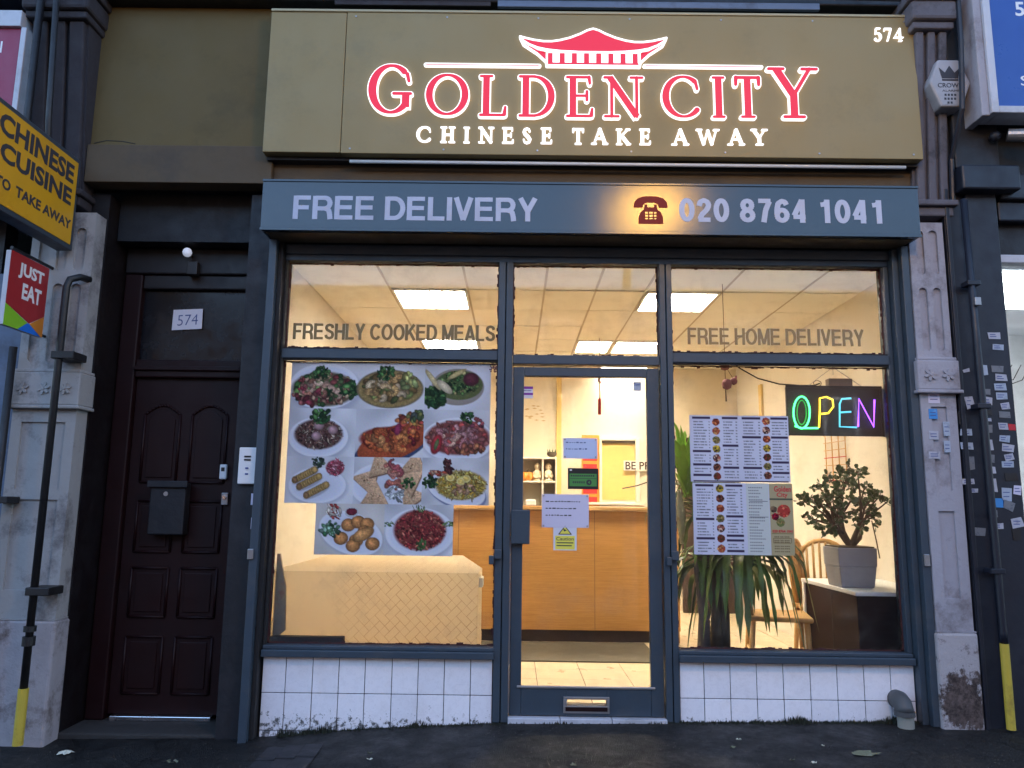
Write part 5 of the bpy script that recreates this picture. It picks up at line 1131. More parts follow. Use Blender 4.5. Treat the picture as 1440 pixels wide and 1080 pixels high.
mb.build('print_line', 'ink', o, kind='stuff'); cc = (xa+(xb-xa)*.69, za+h_*.33); MB().cyl((cc[0], .0352, cc[1]), (cc[0], .0344, cc[1]), .017, n=18).build('rating_disc', 'ink', o)
text_obj('4', (cc[0]-.006, cc[0]+.006, cc[1]-.009, cc[1]+.009), .0343, 'sticker_green', o, thick=.0004, bold=.02); box('header_mark', 'paper_white', xa+.012, xa+.025, .0350, .0359, za+h_*.88, za+h_*.94, o)
o, (xa, xb, za, zb) = paper('door_sticker', (736, 543.5, 749.5, 560), 'paper_white', 'small purple and white sticker at the upper left of the door glass', 'sticker', 0, .0362, False)
box('purple_band', 'purple', xa, xb, .0356, .0361, zb-.016, zb, o); box('purple_band', 'purple', xa, xb, .0356, .0361, za+.020, za+.034, o)
mb = MB(); [mb.box(xa+.004+k*.008, xa+.009+k*.008, .0357, .0361, za+.044, za+.052) for k in range(6)]; mb.build('print_line', 'ink_blue', o, kind='stuff')
o, (xa, xb, za, zb) = paper('door_sticker', (890.5, 537, 902, 550), 'sticker_blue', 'small pale blue sticker at the upper right of the door glass', 'sticker', 0, .0362, False)
text_obj('Open', (xa+.003, xb-.008, zb-.028, zb-.008), .0361, 'ink_blue', o, thick=.0004, bold=.02)
# sticker high in the right corner of left window and others
xa, xb, za, zb = rect(689, 508, 699, 523, YP)
mb = MB()
for k in range(40): u, v = random.random(), random.random(); mb.prism([(xa+(xb-xa)*u+.006*math.cos(t), za+(zb-za)*v+.006*math.sin(t)) for t in (0, 1.3, 2.5, 3.8, 5)], YP-.001-.0001*k*.2, YP+.0005)
mb.build('flower_sticker', mat('mottled_red_blue_print', (.12, .05, .07), .6, .7, (.06, .1, .25), .8, 60, 0, 10, dscale=50), label='mottled red and blue sticker at the top right of the left window', cat='sticker')

# ================================================================== inside the shop
# counter
CT = empty('counter', (-.1, 2.7, FZ), 'oak veneer shop counter across the room behind the glass door', 'counter')
box('counter_front', 'oak', XL+.005, 1.50, 2.40, 2.44, .21, 1.262, CT, .003)
box('counter_top', 'oak', XL+.005, 1.53, 2.34, 2.95, 1.264, 1.302, CT, .006); box('plinth', 'kick', XL+.005, 1.46, 2.46, 2.50, FZ+.003, .2095, CT); box('counter_end', 'oak', 1.46, 1.50, 2.4405, 2.95, FZ+.003, 1.2635, CT, .003)
box('panel_joint', 'kick', .735, .738, 2.3985, 2.3999, .215, 1.26, CT); box('panel_joint', 'kick', -.50, -.497, 2.3985, 2.3999, .215, 1.26, CT)
box('counter_top_edge', 'pine', XL+.005, 1.53, 2.330, 2.3395, 1.268, 1.298, CT, .003)
box('door_mat', 'doormat', -.75, 1.17, 1.53, 2.38, FZ+.003, FZ+.014, None, .003, label='wide brown mat on the tiled floor in front of the counter', cat='mat')
# shelf unit against the back wall, left of the amber strip
YS = 4.22
SX0, SX1, SZ0, SZ1 = rect(700, 641, 783, 712, YS); SZ0 -= .1
SU = empty('shelf_unit', ((SX0+SX1)/2, YS+.1, SZ0), 'pale cubbyhole shelf behind the counter holding small figures', 'shelf')
zs1 = W(760, 643.5, YS)[1]; zs2 = W(760, 677, YS)[1]
for z in (zs1, zs2, SZ0): box('shelf_board', 'cream', SX0, SX1, YS, YS+.26, z-.012, z+.006, SU, .002)
xm = W(763.5, 660, YS)[0]
for a, b in ((SX0, SX0+.015), (xm-.008, xm+.008), (SX1-.015, SX1)):
    for z0_, z1_ in ((SZ0+.006, zs2-.012), (zs2+.006, zs1-.012)): box('upright', 'cream', a, b, YS+.002, YS+.26, z0_, z1_, SU)
box('shelf_back', mat('grey_shelf_back', (.36, .33, .26), .8, .1), SX0, SX1, YS+.2605, YS+.27, SZ0, zs1, SU)
def lathe_thing(name, prof, px, pz, Y, m, label, cat, sc=1.): 
    x, z = W(px, pz, Y); return MB().lathe([(r*sc, h*sc) for r, h in prof], (x, Y, z), 18).build(name, m, None, smooth=True, label=label, cat=cat)
bud = [(.002, 0), (.055, .0), (.058, .015), (.04, .022), (.05, .04), (.056, .07), (.045, .11), (.022, .125), (.020, .13), (.034, .148), (.037, .17), (.03, .19), (.012, .205), (.001, .21)]
for px, lb in ((755.5, 'cream seated figurine beside an orange pot on the shelf'), (771, 'cream seated figurine alone in the right cubbyhole')):
    x, z = W(px, 676.6, YS+.1); f_ = MB().lathe(bud, (x, YS+.1, z+.002), 18).build('figurine', 'porcelain', None, smooth=True, label=lb, cat='figurine')
    mb = MB(); mb.cyl((x-.052, YS+.09, z+.06), (x-.02, YS+.04, z+.045), .014, n=8); mb.cyl((x+.052, YS+.09, z+.06), (x+.02, YS+.04, z+.045), .014, n=8); mb.build('arm', 'porcelain', f_, smooth=True)
    mb = MB(); mb.cyl((x-.012, YS+.062, z+.17), (x-.012, YS+.06, z+.17), .004, n=6); mb.cyl((x+.012, YS+.062, z+.17), (x+.012, YS+.06, z+.17), .004, n=6); mb.build('eye', 'ink', f_)
x, z = W(741, 676.6, YS+.1); pk = empty('orange_pot', (x, YS+.1, z+.002), 'round orange ornament like a small pumpkin on the shelf', 'ornament')
mb = MB()
for k in range(7): a = k*2*math.pi/7; mb.lathe([(.001, 0), (.035, .008), (.048, .05), (.035, .095), (.001, .105)], (x+.038*math.cos(a), YS+.1+.038*math.sin(a), z+.003), 10)
mb.build('flesh', 'orange', pk, smooth=True, kind='stuff'); MB().tube([(x, YS+.1, z+.10), (x+.005, YS+.1, z+.125), (x+.02, YS+.1, z+.135)], .008, 6).build('stalk', 'bark', pk)
x, z = W(776, 643.5, YS+.1); cr_ = empty('toy_boat', (x, YS+.1, z+.01), 'small dark crown shaped ornament on top of the shelf', 'ornament')
MB().lathe([(.03, 0), (.055, .02), (.06, .05), (.05, .055)], (x, YS+.1, z+.008), 14).build('bowl', 'bark', cr_, smooth=True); mb = MB()
for k in range(9): a = k*.7; mb.cyl((x+.045*math.cos(a), YS+.1+.045*math.sin(a), z+.055), (x+.055*math.cos(a), YS+.1+.055*math.sin(a), z+.10), .008, .001, 6)
mb.build('point', 'jade', cr_, kind='stuff')
x, z = W(746, 706, 3.0); box('card_reader', 'white', x-.05, x+.05, 2.8, 2.9, 1.302, 1.36, None, .01, label='small white box on the counter by the shelf', cat='box')
# hatch / calendars on the back wall
YW = BY-.004
xa, xb, za, zb = rect(846, 620, 893, 703, YW)
HT = empty('serving_hatch', ((xa+xb)/2, YW, za), 'open hatch to the amber kitchen in the back wall', 'hatch')
box('opening', 'amber', xa, xb, YW-.004, YW+.003, za, zb, HT)
for a in ((xa-.03, xa-.001, za-.03, zb+.03), (xb+.001, xb+.05, za-.03, zb+.03), (xa, xb, zb+.001, zb+.05), (xa-.4, xb+.1, za-.06, za-.031)): box('hatch_frame', 'cream', a[0], a[1], YW-.05, YW+.002, a[2], a[3], HT, .004)
box('hatch_rail', 'taupe', xa, xb, YW-.03, YW-.0055, zb-.03, zb-.002, HT)
xa, xb, za, zb = rect(818, 612, 843, 712, YW-.01); cal = empty('wall_calendar', ((xa+xb)/2, YW, za), 'red and orange hanging calendar behind the rating sticker', 'calendar')
box('backing', 'orange', xa, xb, YW-.02, YW-.002, za, zb, cal); 
for k in range(8): z = za+(zb-za)*(.06+.115*k); box('red_panel', 'red', xa+.015, xb-.03, YW-.024, YW-.0205, z, z+(zb-za)*.07, cal)
xa, xb, za, zb = rect(877, 648, 932, 662, YW-.055); kw = empty('lettered_strip', ((xa+xb)/2, YW-.06, za), 'cream strip with blocky brown letters hanging before the hatch', 'sign')
box('strip', 'cream', xa, xb, YW-.060, YW-.0555, za, zb, kw); text_obj('BE PREP', (xa+.02, xb-.02, za+.012, zb-.012), YW-.0605, 'brown', kw, bold=.02)
x0_, z0_ = W(875, 687, 2.6); x1_, z1_ = W(916, 676, 2.6); MB().tube([(x0_, 2.6, z0_), ((x0_+x1_)/2, 2.58, (z0_+z1_)/2-.01), (x1_, 2.55, z1_), (x1_+.2, 2.5, z1_+.05), (x1_+.28, 2.5, 1.30)], .006, 6).build('twig', 'bark', label='thin dry twig leaning over the right end of the counter', cat='twig')
box('back_door', 'brown', 1.97, 2.62, BY-.05, BY-.002, FZ+.003, 2.13, None, .01, label='dark brown door at the back right of the room', cat='door')
# faint wall picture behind door glass
mb = MB(); x, z = W(752, 585, YW)
for k in range(16):
    a = random.uniform(0, 6.28); r = random.uniform(.03, .13); mb.prism([(x+r*math.cos(a)+q[0], z+r*math.sin(a)+q[1]) for q in ((-.03, 0), (0, -.008), (.03, 0), (0, .008))], YW-.001-.00005*k, YW+.003)
mb.build('painted_motif', mat('ochre_wall_motif', (.50, .36, .18), .7, .1), bw, kind='stuff')
# red tassel on a chain from the door head
x, z = W(843, 529, .14); TS_ = empty('red_tassel', (x, .14, z), 'red silk tassel on a dark knot hanging inside the door glass', 'ornament')
MB().tube([(x, .14, z+.25), (x, .14, z-.03)], .002, 5).build('cord', 'bark', TS_)
mb = MB()
for q in range(6): a = q*1.05; mb.cyl((x+.010*math.cos(a), .14, z-.01-.006*q), (x+.010*math.cos(a+2), .14+.004, z-.014-.006*q), .006, n=6)
mb.build('knot', 'pink', TS_, kind='stuff'); zt = W(843, 560, .14)[1]; zb_ = W(843, 583, .14)[1]
MB().tube([(x, .14, z-.045), (x+.002, .14, zt)], .003, 5).build('stem', 'bark', TS_); MB().lathe([(.004, 0), (.010, -.008), (.010, -(zt-zb_))], (x, .14, zt), 12).build('tassel', 'red', TS_)
# pink hanging charm right
x, z = W(1024, 540, .9); CH = empty('hanging_charm', (x, .9, z-.05), 'dusty pink animal charm hanging inside the right window', 'ornament')
mb = MB().tube([(x-.02, .9, CZ-.003), (x-.02, .9, z+.03)], .0025, 5); mb.tube([(x-.02, .9, z+.14), (x+.05, .9, z+.02)], .002, 5); mb.build('cord', 'bark', CH, kind='stuff')
MB().lathe([(.001, -.045), (.03, -.03), (.038, 0), (.028, .03), (.001, .04)], (x-.01, .9, z), 14).build('body', 'pink', CH, smooth=True)
MB().lathe([(.001, -.03), (.02, -.02), (.027, 0), (.02, .02), (.001, .028)], (x+.042, .9, z+.022), 12).build('head', 'pink', CH, smooth=True); MB().cyl((x+.055, .9, z+.04), (x+.062, .9, z+.062), .011, .005, 8).build('ear', 'pink', CH)
MB().lathe([(.001, .04), (.03, .02), (.036, 0), (.03, -.04), (.001, -.05)], (x-.02, .9, z+.15), 10).build('bow', 'pink', CH, smooth=True)
MB().tube([(x-.02, .9, z-.04), (x-.018, .9, z-.13)], [.003, .006], 5).build('tail_tassel', 'bark', CH)
# right wall trims
y1_, _ = WX(1068, 560, XR-.03); 
box('trim_strip', 'amber', XR-.03, XR-.0005, max(1.9, y1_)-.04, max(1.9, y1_)+.04, W(1068, 590, y1_)[1]-.3, W(1068, 541, y1_)[1], wr, .004)
# bamboo hanging on the right wall
yb0, zb0 = WX(1162, 648, XR-.02); yb1, _ = WX(1190, 648, XR-.02); zt_ = WX(1176, 606, XR-.02)[1]; zlo = WX(1176, 682, XR-.02)[1]
BH = empty('bamboo_hanging', (XR-.02, (yb0+yb1)/2, zlo), 'small reddish bamboo lattice hanging on the right wall under the neon sign', 'wall hanging')
for k in range(4): y = yb1+(yb0-yb1)*k/3; MB().cyl((XR-.02, y, zlo+.02*(k % 2)), (XR-.02, y, zt_), .005, n=6).build('bamboo_stick', 'pine', BH)
for k in range(7): z = zlo+(zt_-zlo)*(k+.5)/7; MB().cyl((XR-.028, yb1-.02, z), (XR-.028, yb0+.02, z+.01), .0035, n=6).build('cross_stick', 'red' if k in (0, 3) else 'pine', BH)
# ------------------------------------------------------------------ patterned cover in the left window, ledge strip
PC = empty('covered_bench', (-.9, .2, FZ), 'low bench with a cream basket weave patterned cover inside the left window', 'bench')
zc = .885
cv = MB(); fp = [(-1.50, .15), (-.215, .15), (-.205, .55), (-.42, 1.85), (-1.50, 1.85)]; vb = [(x, y, .30) for x, y in fp[:4]]+[(x, y, zc) for x, y in fp]
cv.add(vb, [(0, 1, 5, 4), (1, 2, 6, 5), (2, 3, 7, 6), (4, 5, 6, 7, 8)]).build('patterned_cover', 'herring', PC)
box('bench_shelf', 'pine', -1.49, -.25, .2, 1.8, FZ+.003, .29, PC)
box('folded_corner', 'cream', -.212, -.185, .2, .34, zc-.09, zc-.03, PC, .006)
xa, xb, za, zb = rect(374, 894, 484, 905, .10); box('ledge_block', 'grout', -1.45, xb, .062, .12, .4745, za+.045, None, .003, label='grey strip lying on the sill in the left window corner', cat='strip')
box('ledge_strip', 'white_dirty', -1.45, xb-.01, .0565, .0615, .476, za+.012, None, .002, label='white trim strip in front of the grey strip on the left sill', cat='strip')
# left upright board by the window edge
x_, z_ = W(392, 905, .1); MB().prism([(-1.448, .476), (x_+.03, .54), (x_+.015, .80), (-1.43, .99), (-1.448, .99)], .115, .135).build('grey_board', mat('mottled_grey_board', (.30, .27, .22), .8, .2, (.3, .03, .03), .5, 12, dscale=12), label='narrow mottled grey board standing at the left window edge', cat='board')
# ------------------------------------------------------------------ cabinet, jade plant
xc0 = 2.10
CB = empty('cabinet', (2.4, .6, FZ), 'dark mahogany cabinet with a white top inside the right window', 'cabinet')
zc_ = W(1190, 832, .16)[1]
box('cabinet_body', 'mahog', xc0+.012, XR-.004, .165, 1.02, FZ+.003, zc_-.026, CB, .003); box('cabinet_top', 'white', xc0, XR-.002, .15, 1.06, zc_-.025, zc_, CB, .004)
box('edge_post', 'white', xc0-.002, xc0+.0115, 1.0, 1.04, FZ+.003, zc_-.026, CB, .002); box('door_seam', 'ink', xc0+.0105, xc0+.012, .55, .556, .2, zc_-.05, CB)
for z in (.50, .9): pass
x0p, x1p, z0p, z1p = rect(1177, 768, 1231, 824, .40)
JP = empty('jade_plant', ((x0p+x1p)/2, .47, zc_+.0015), 'bushy dark jade plant in a square grey pot on the cabinet', 'potted plant')
pc = Vector(((x0p+x1p)/2, .49, zc_+.0015)); hwp = (x1p-x0p)/2*1.02; hp = z1p-z0p
mb = MB()
def frust(mb, a, b, z0, z1):
    v = [(pc.x+sx*a, pc.y+sy*a, z0) for sx, sy in ((-1, -1), (1, -1), (1, 1), (-1, 1))]+[(pc.x+sx*b, pc.y+sy*b, z1) for sx, sy in ((-1, -1), (1, -1), (1, 1), (-1, 1))]
    mb.add(v, [(3, 2, 1, 0), (4, 5, 6, 7)]+[(i, (i+1) % 4, (i+1) % 4+4, i+4) for i in range(4)]); return mb
frust(mb, hwp*.84, hwp*.95, pc.z, pc.z+hp*.52).build('pot', 'pot', JP, .006); frust(MB(), hwp*.97, hwp*1.0, pc.z+hp*.5205, pc.z+hp).build('pot_rim', 'pot', JP, .006)
box('soil', 'bark', pc.x-hwp*.9, pc.x+hwp*.9, pc.y-hwp*.9, pc.y+hwp*.9, pc.z+hp+.0005, pc.z+hp+.008, JP)
base = pc+Vector((.01, 0, hp)); rj = random.Random(3); tips = []
crownc = Vector((W(1187, 715, .45)[0], .47, W(1187, 715, .45)[1])); RX, RZ = .275, .24
stem = MB()
def branch(p, d, L, r, lev):
    pts = [p]; q = p.copy()
    for k in range(4): d = (d+Vector((rj.gauss(0, .22), rj.gauss(0, .2), rj.gauss(.02, .15)))).normalized(); q = q+d*L/4; pts.append(q.copy())
    stem.tube(pts, [r*(1-.13*k) for k in range(5)], 6); tips.append((pts[-1], d)); 
    if lev >= 1: tips.extend([(pts[2], d), (pts[3], d)])
    if lev < 3:
        for k in range(3 if lev < 2 else 2):
            a = rj.uniform(0, 6.28); sp_ = .75; branch(pts[rj.choice((3, 4))], (d+Vector((math.cos(a)*sp_, math.sin(a)*sp_*.8, rj.uniform(-.35, .35)))).normalized(), L*.72, r*.62, lev+1)
CL = [(1195,660),(1183,667),(1168,676),(1154,688),(1143,699),(1132,706),(1137,728),(1149,733),(1160,720),(1171,705),(1186,700),(1200,688),(1190,678),(1214,690),(1226,700),(1238,697),(1246,707),(1226,716),(1211,708),(1200,718),(1186,728),(1173,738),(1166,745),(1229,730),(1209,735),(1155,711),(1178,715),(1158,700),(1206,664),(1175,690)]
hubs = [base+Vector((dx, dy, dz)) for dx, dy, dz in ((-.10, .0, .14), (-.03, .06, .20), (.06, -.04, .17), (.10, .04, .12), (-.07, -.06, .09))]
for h_ in hubs: m_ = base+(h_-base)*.5+Vector((rj.gauss(0, .012), rj.gauss(0, .01), 0)); stem.tube([base, m_, h_], [.020, .016, .012], 7)
for px, py in CL:
    yy = .47+rj.uniform(-.13, .11); x, z = W(px, py, yy); c = Vector((x, yy, z)); h_ = min(hubs, key=lambda q: (q-c).length)
    m_ = h_+(c-h_)*.5+Vector((rj.gauss(0, .015), rj.gauss(0, .015), rj.gauss(.01, .012))); stem.tube([h_, m_, c], [.010, .007, .004], 5)
    for q in range(4): d = Vector((rj.gauss(0, 1), rj.gauss(0, 1), rj.gauss(0, .8))).normalized(); e_ = c+d*rj.uniform(.018, .042); stem.tube([c, e_], [.004, .002], 4); tips.append((e_, d))
stem.build('branch', 'bark', JP, kind='stuff', smooth=True)
lf = MB()
def jleaf(c, d):
    u = d.normalized(); s_ = u.orthogonal().normalized(); s_ = (Matrix.Rotation(rj.uniform(0, 6.28), 3, u) @ s_); n_ = u.cross(s_); L = rj.uniform(.026, .042); w_ = L*.45
    v = [c, c+u*L*.35+s_*w_+n_*.003, c+u*L*.8+s_*w_*.8+n_*.004, c+u*L, c+u*L*.8-s_*w_*.8+n_*.004, c+u*L*.35-s_*w_+n_*.003]; v += [c+u*L*.5-n_*.004]
    lf.add(v, [(0, 1, 2, 3, 4, 5), (1, 0, 6), (2, 1, 6), (3, 2, 6), (4, 3, 6), (5, 4, 6), (0, 5, 6)])
for t_, d in tips:
    for k in range(rj.randint(4, 7)):
        dd = Vector((rj.gauss(0, 1), rj.gauss(0, 1), rj.gauss(.1, 1))).normalized(); jleaf(t_+dd*rj.uniform(0, .022), (dd+d*.5))
lf.build('foliage', 'jade', JP, kind='stuff')
MB().tube([tuple(pc+Vector((hwp*.8, -hwp, hp*1.7))), tuple(pc+Vector((hwp*.95, -hwp*1.05, hp*1.2))), tuple(pc+Vector((hwp*1.05, -hwp*1.1, hp*.75)))], .004, 5).build('trailing_stem', 'bark', JP)
# ------------------------------------------------------------------ chairs behind the cabinet
def chair(loc, rz, label):
    c = empty('wooden_chair', (0, 0, 0), label, 'chair', 'pine chairs along the right wall')
    for sx in (-1, 1):
        MB().cyl((sx*.19, -.19, 0), (sx*.175, -.17, .44), .016, .020, 10).build('leg', 'pine', c, smooth=True); MB().cyl((sx*.19, .21, 0), (sx*.175, .18, .44), .016, .020, 10).build('leg', 'pine', c, smooth=True)
    box('seat', 'pine', -.21, .21, -.21, .21, .44, .475, c, .012)
    arc_ = [(-.17, .19, .475), (-.175, .215, .72)]+[(-.175*math.cos(t), .225+.01*math.sin(t), .80+.15*math.sin(t)) for t in np.linspace(0, math.pi, 11)]+[(.175, .215, .72), (.17, .19, .475)]
    MB().tube(arc_, .020, 8).build('back_hoop', 'pine', c, smooth=True)
    for k in range(6): x = -.115+.046*k; MB().cyl((x, .192, .476), (x*1.05, .226, .80+.15*math.sqrt(max(0, 1-(x/.175)**2))-.01), .010, n=8).build('back_slat', 'pine', c, smooth=True)
    for y in (-.18, .195): MB().cyl((-.18, y, .22), (.18, y, .22), .010, n=8).build('stretcher', 'pine', c)
    c.location = loc; c.rotation_euler = (0, 0, rz); return c
def zfoot(x, y): return (x, y, FZ+.003)
xc1 = W(1146, 780, 1.75)[0]; chair(zfoot(xc1, 1.55), .95, 'round backed pine chair standing just left of the grey pot')
chair(zfoot(2.42, 1.40), -.3, 'pine chair mostly hidden behind the grey pot')
chair(zfoot(1.86, .88), 1.35, 'pine chair low behind the strap leaved plant near the window')
# ------------------------------------------------------------------ tall strap leaved plant
YPT = .55
PT = empty('yucca_plant', (W(1000, 860, YPT)[0], YPT, FZ), 'tall yucca with two grey trunks and drooping strap leaves in the right window', 'potted plant')
xa_, _ = W(987, 860, YPT); xb_, _ = W(1022, 860, YPT); xcen = (xa_+xb_)/2
MB().lathe([(.02, 0), (.13, 0), (.165, .24), (.17, .26), (.15, .265), (.15, .25), (.01, .25)], (xcen, YPT, FZ+.003), 22).build('pot', 'kick', PT, smooth=True)
for px, tp_x, tz, nm in ((987, 984, 1.32, 0), (1020, 1016, 1.12, 1), (1008, 1004, 1.62, 2)):
    x, _ = W(px, 860, YPT); xt, _ = W(tp_x, 760, YPT); yy = YPT+(.07 if nm == 1 else -.02 if nm == 0 else .05)
    MB().tube([(x, yy, FZ+.24), (x+.01, yy, .6), (xt-.01, yy+.01, .9), (xt, yy, tz)], [.045, .036, .036, .028], 12).build('trunk', mat('grey_trunk', (.14, .13, .14), .85, .3, bmp=.6, stretch=(1, 1, 6)) if nm == 0 else M['bark'], PT, smooth=True)
ry = random.Random(12)
def strap(c, az, L, rise, droop, w_, m):
    """a long folded blade bending down under its weight"""
    d = Vector((math.cos(az), math.sin(az)*.75, 0)); s_ = Vector((-d.y, d.x, 0)).normalized(); v = []; f = []; N = 9; p = Vector(c); el = rise
    for i in range(N+1):
        t = i/N; ww = w_*(math.sin(math.pi*min(1, t*1.15+.12))**.6 if t < .75 else max(0.02, (1-t)/.25)*.85)
        up = Vector((0, 0, 1)); n_ = (d*(-math.sin(el))+up*math.cos(el))
        v += [p-s_*ww+n_*ww*.35, p, p+s_*ww+n_*ww*.35]
        p = p+(d*math.cos(el)+up*math.sin(el))*L/N; el = max(el-droop/N*(.5+t*1.3), -1.42+.1*ry.random())
    for i in range(N):
        for k in (0, 1): a = i*3+k; f.append((a, a+1, a+4, a+3))
    MB().add(v, f).build('leaf', m, PT, smooth=True)
def head(px, pz, Y, n_, L0, L1, m='strap', rise=(.1, 1.2), droop=(2., 3.2), azr=(0, 6.28)):
    x, z = W(px, pz, Y)
    for k in range(n_):
        strap((x+ry.uniform(-.02, .02), Y+ry.uniform(-.02, .02), z+ry.uniform(-.06, .06)), ry.uniform(*azr), ry.uniform(L0, L1), ry.uniform(*rise), ry.uniform(*droop), ry.uniform(.019, .031), m)
head(1040, 780, .50, 34, .50, .90, rise=(-.3, .7), droop=(3.4, 5.0)); head(1055, 785, .42, 18, .34, .52, rise=(-.2, .8), droop=(2., 3.), azr=(-.9, .9))
head(1000, 740, .55, 26, .4, .75, rise=(.1, 1.2)); head(980, 700, .62, 22, .3, .5, rise=(.3, 1.3), droop=(1.2, 2.6))
head(962, 670, .50, 14, .28, .40, 'strap_lit', rise=(.9, 1.5), droop=(.1, .9)); head(968, 690, .52, 16, .30, .42, 'strap_lit', rise=(1.0, 1.5), droop=(.1, .8)); head(985, 800, .58, 16, .25, .45, rise=(-.3, .8))
# a pale dried bloom by the left edge
x, z = W(955, 700, .45); MB().tube([(x+.03, .5, z-.3), (x+.01, .46, z-.1), (x, .45, z+.05)], [.02, .035, .012], 10).build('pale_sheath', mat('pale_sheath', (.42, .45, .32), .6, .3, (.2, .12, .05), .6, 20, dscale=15), PT, smooth=True)
# ------------------------------------------------------------------ neon OPEN sign
YN = .16
xa, xb, za, zb = rect(1106.5, 543.5, 1240.5, 612.5, YN)
ON = empty('open_sign', ((xa+xb)/2, YN, za), 'black neon OPEN sign in green yellow blue and purple tubes', 'sign')
box('sign_panel', 'black', xa, xb, YN, YN+.03, za, zb, ON, .010); fr = MB(); t = .012
fr.box(xa-.004, xb+.004, YN-.008, YN-.0005, za-.004, za+t).box(xa-.004, xb+.004, YN-.008, YN-.0005, zb-t, zb+.004).box(xa-.004, xa+t, YN-.008, YN-.0005, za+t, zb-t).box(xb-t, xb+.004, YN-.008, YN-.0005, za+t, zb-t); fr.build('sign_border', 'black', ON, .002)
box('clear_side', 'white_dirty', xb+.005, xb+.028, YN, YN+.02, za-.005, zb-.01, ON, .003)
def nz_(c, name, s_=3.2): return emit(name, c, s_)
NG, NY, NC, NPp = nz_((.06, 1, .22), 'neon_green', .9), nz_((1, .68, .04), 'neon_yellow', .55), nz_((.10, .55, .72), 'neon_cyan', .30), nz_((.26, .07, 1), 'neon_violet', .9)
def np_(px, py): a = W(px, py, YN-.02); return (a[0], YN-.018, a[1])
def oval(cx_, cy_, rx, ry_): return [np_(cx_+rx*math.cos(t), cy_+ry_*math.sin(t)) for t in np.linspace(0, 2*math.pi, 25)]
for o_, mt, nm in ((oval(1127.5, 580, 11.5, 22.5), NG, 'letter_tube'), ([np_(1118, 599), np_(1127, 602), np_(1151, 602)], NG, 'letter_tube'),
    ([np_(1152, 601), np_(1153, 580), np_(1153, 560), np_(1162, 558), np_(1171, 562), np_(1172, 572), np_(1165, 581), np_(1155, 582)], NY, 'letter_tube'),
    ([np_(1197, 560), np_(1184, 561), np_(1181, 568), np_(1181, 600), np_(1205, 601)], NC, 'letter_tube'), ([np_(1181, 580), np_(1197, 579)], NC, 'letter_tube'),
    ([np_(1207, 600), np_(1208, 561), np_(1229, 600), np_(1230, 562)], NPp, 'letter_tube')):
    MB().tube(o_, .0058, 8).build(nm, mt, ON, smooth=True)
M['glow_in'] = emit('neon_green_inner', (.02, .35, .06), .2)
MB().tube(oval(1127.5, 580, 6.5, 17), .003, 6).build('inner_tube', 'glow_in', ON)
a1 = W(1172, 516, YN); l1 = W(1135, 544, YN); r1_ = W(1214, 544, YN)
mb = MB(); 
for p in (l1, r1_): mb.tube([(a1[0], YN+.01, a1[1]), (p[0], YN+.01, p[1])], .0022, 5)
mb.tube([(a1[0], YN+.01, a1[1]), (a1[0], YN+.01, a1[1]-.05)], .002, 5); mb.build('hanging_chain', 'steel', ON, kind='stuff'); MB().cyl((a1[0], .1, a1[1]+.004), (a1[0], YN+.02, a1[1]+.004), .006, n=8).build('hook', 'steel', ON)
xa2, xb2, za2, zb2 = rect(1163, 530.5, 1196, 542, YN+.03); box('transformer', mat('tan_transformer', (.18, .12, .09), .6, .1), xa2, xb2, YN+.0, YN+.06, zb, zb+(zb2-za2), ON, .004)
cpts = [np_(1033, 507), np_(1045, 516), np_(1070, 530), np_(1100, 538), np_(1130, 540), np_(1150, 540), np_(1158, 537)]
MB().tube([(p[0], .2, p[2]) for p in cpts], .0045, 6).build('cord', 'cable', ON); MB().tube([(a1[0]-.10+.025*math.cos(t), YN+.02, zb+.022+.018*math.sin(t)) for t in np.linspace(0, 11, 24)], .002, 5).build('coiled_cord', 'cable', ON)

# ================================================================== hanging signs, pipes at the left
XS = -2.75
yn, zn = WX(0, 135, XS); yf_, zf = WX(115, 228, XS); _, zbot = WX(108, 350, XS)
zt = zn; zb = (WX(0, 302, XS)[1]+zbot)/2; yn -= .16; 
CS = empty('cuisine_sign', (XS-.05, (yn+yf_)/2, zb), 'yellow projecting box sign reading Chinese Cuisine To Take Away', 'sign')
box('sign_box', 'sign_rim', XS-.10, XS-.003, yn, yf_, zb, zt, CS, .004)
box('sign_face', 'sign_yellow', XS-.0028, XS, yn+.025, yf_-.03, zb+.03, zt-.03, CS)
box('sign_face', 'sign_yellow', XS-.1030, XS-.1002, yn+.025, yf_-.03, zb+.03, zt-.03, CS)
def xt(s_, ptl, pbr, sk=0, bold=.035):      # text on plane x = XS from pixel top-left to bottom-right
    a, b = WX(*ptl, XS), WX(*pbr, XS); return text_obj(s_, (a[0], b[0], b[1], a[1]), XS+.0004, 'ink', CS, thick=.001, bold=bold, axis='x')
def xt2(t_, y_l, y_r, tl_, bl_, tr_, br_, bold=.035):
    z1_ = (WX(*tl_, XS)[1]+WX(*tr_, XS)[1])/2-.014; z0_ = (WX(*bl_, XS)[1]+WX(*br_, XS)[1])/2+.014
    text_obj(t_, (y_l, y_r, z0_, z1_), XS+.0004, 'ink', CS, thick=.001, bold=bold, axis='x')
xt2('CHINESE', WX(0, 170, XS)[0], WX(104.5, 240, XS)[0], (8, 161), (8, 197), (100, 221), (100, 259))
xt2('CUISINE', WX(0, 215, XS)[0], WX(101, 270, XS)[0], (8, 203), (8, 236), (97, 254), (97, 289))
xt2('TAKE AWAY', WX(22, 268, XS)[0], WX(100, 310, XS)[0], (26, 261), (26, 285), (95, 302), (95, 322), .03)
xt2('TO', WX(14.8, 262, XS)[0]-1.95*(WX(14.8, 262, XS)[0]-WX(4, 257, XS)[0]), WX(14.8, 262, XS)[0], (26, 261), (26, 285), (95, 302), (95, 322), .03)
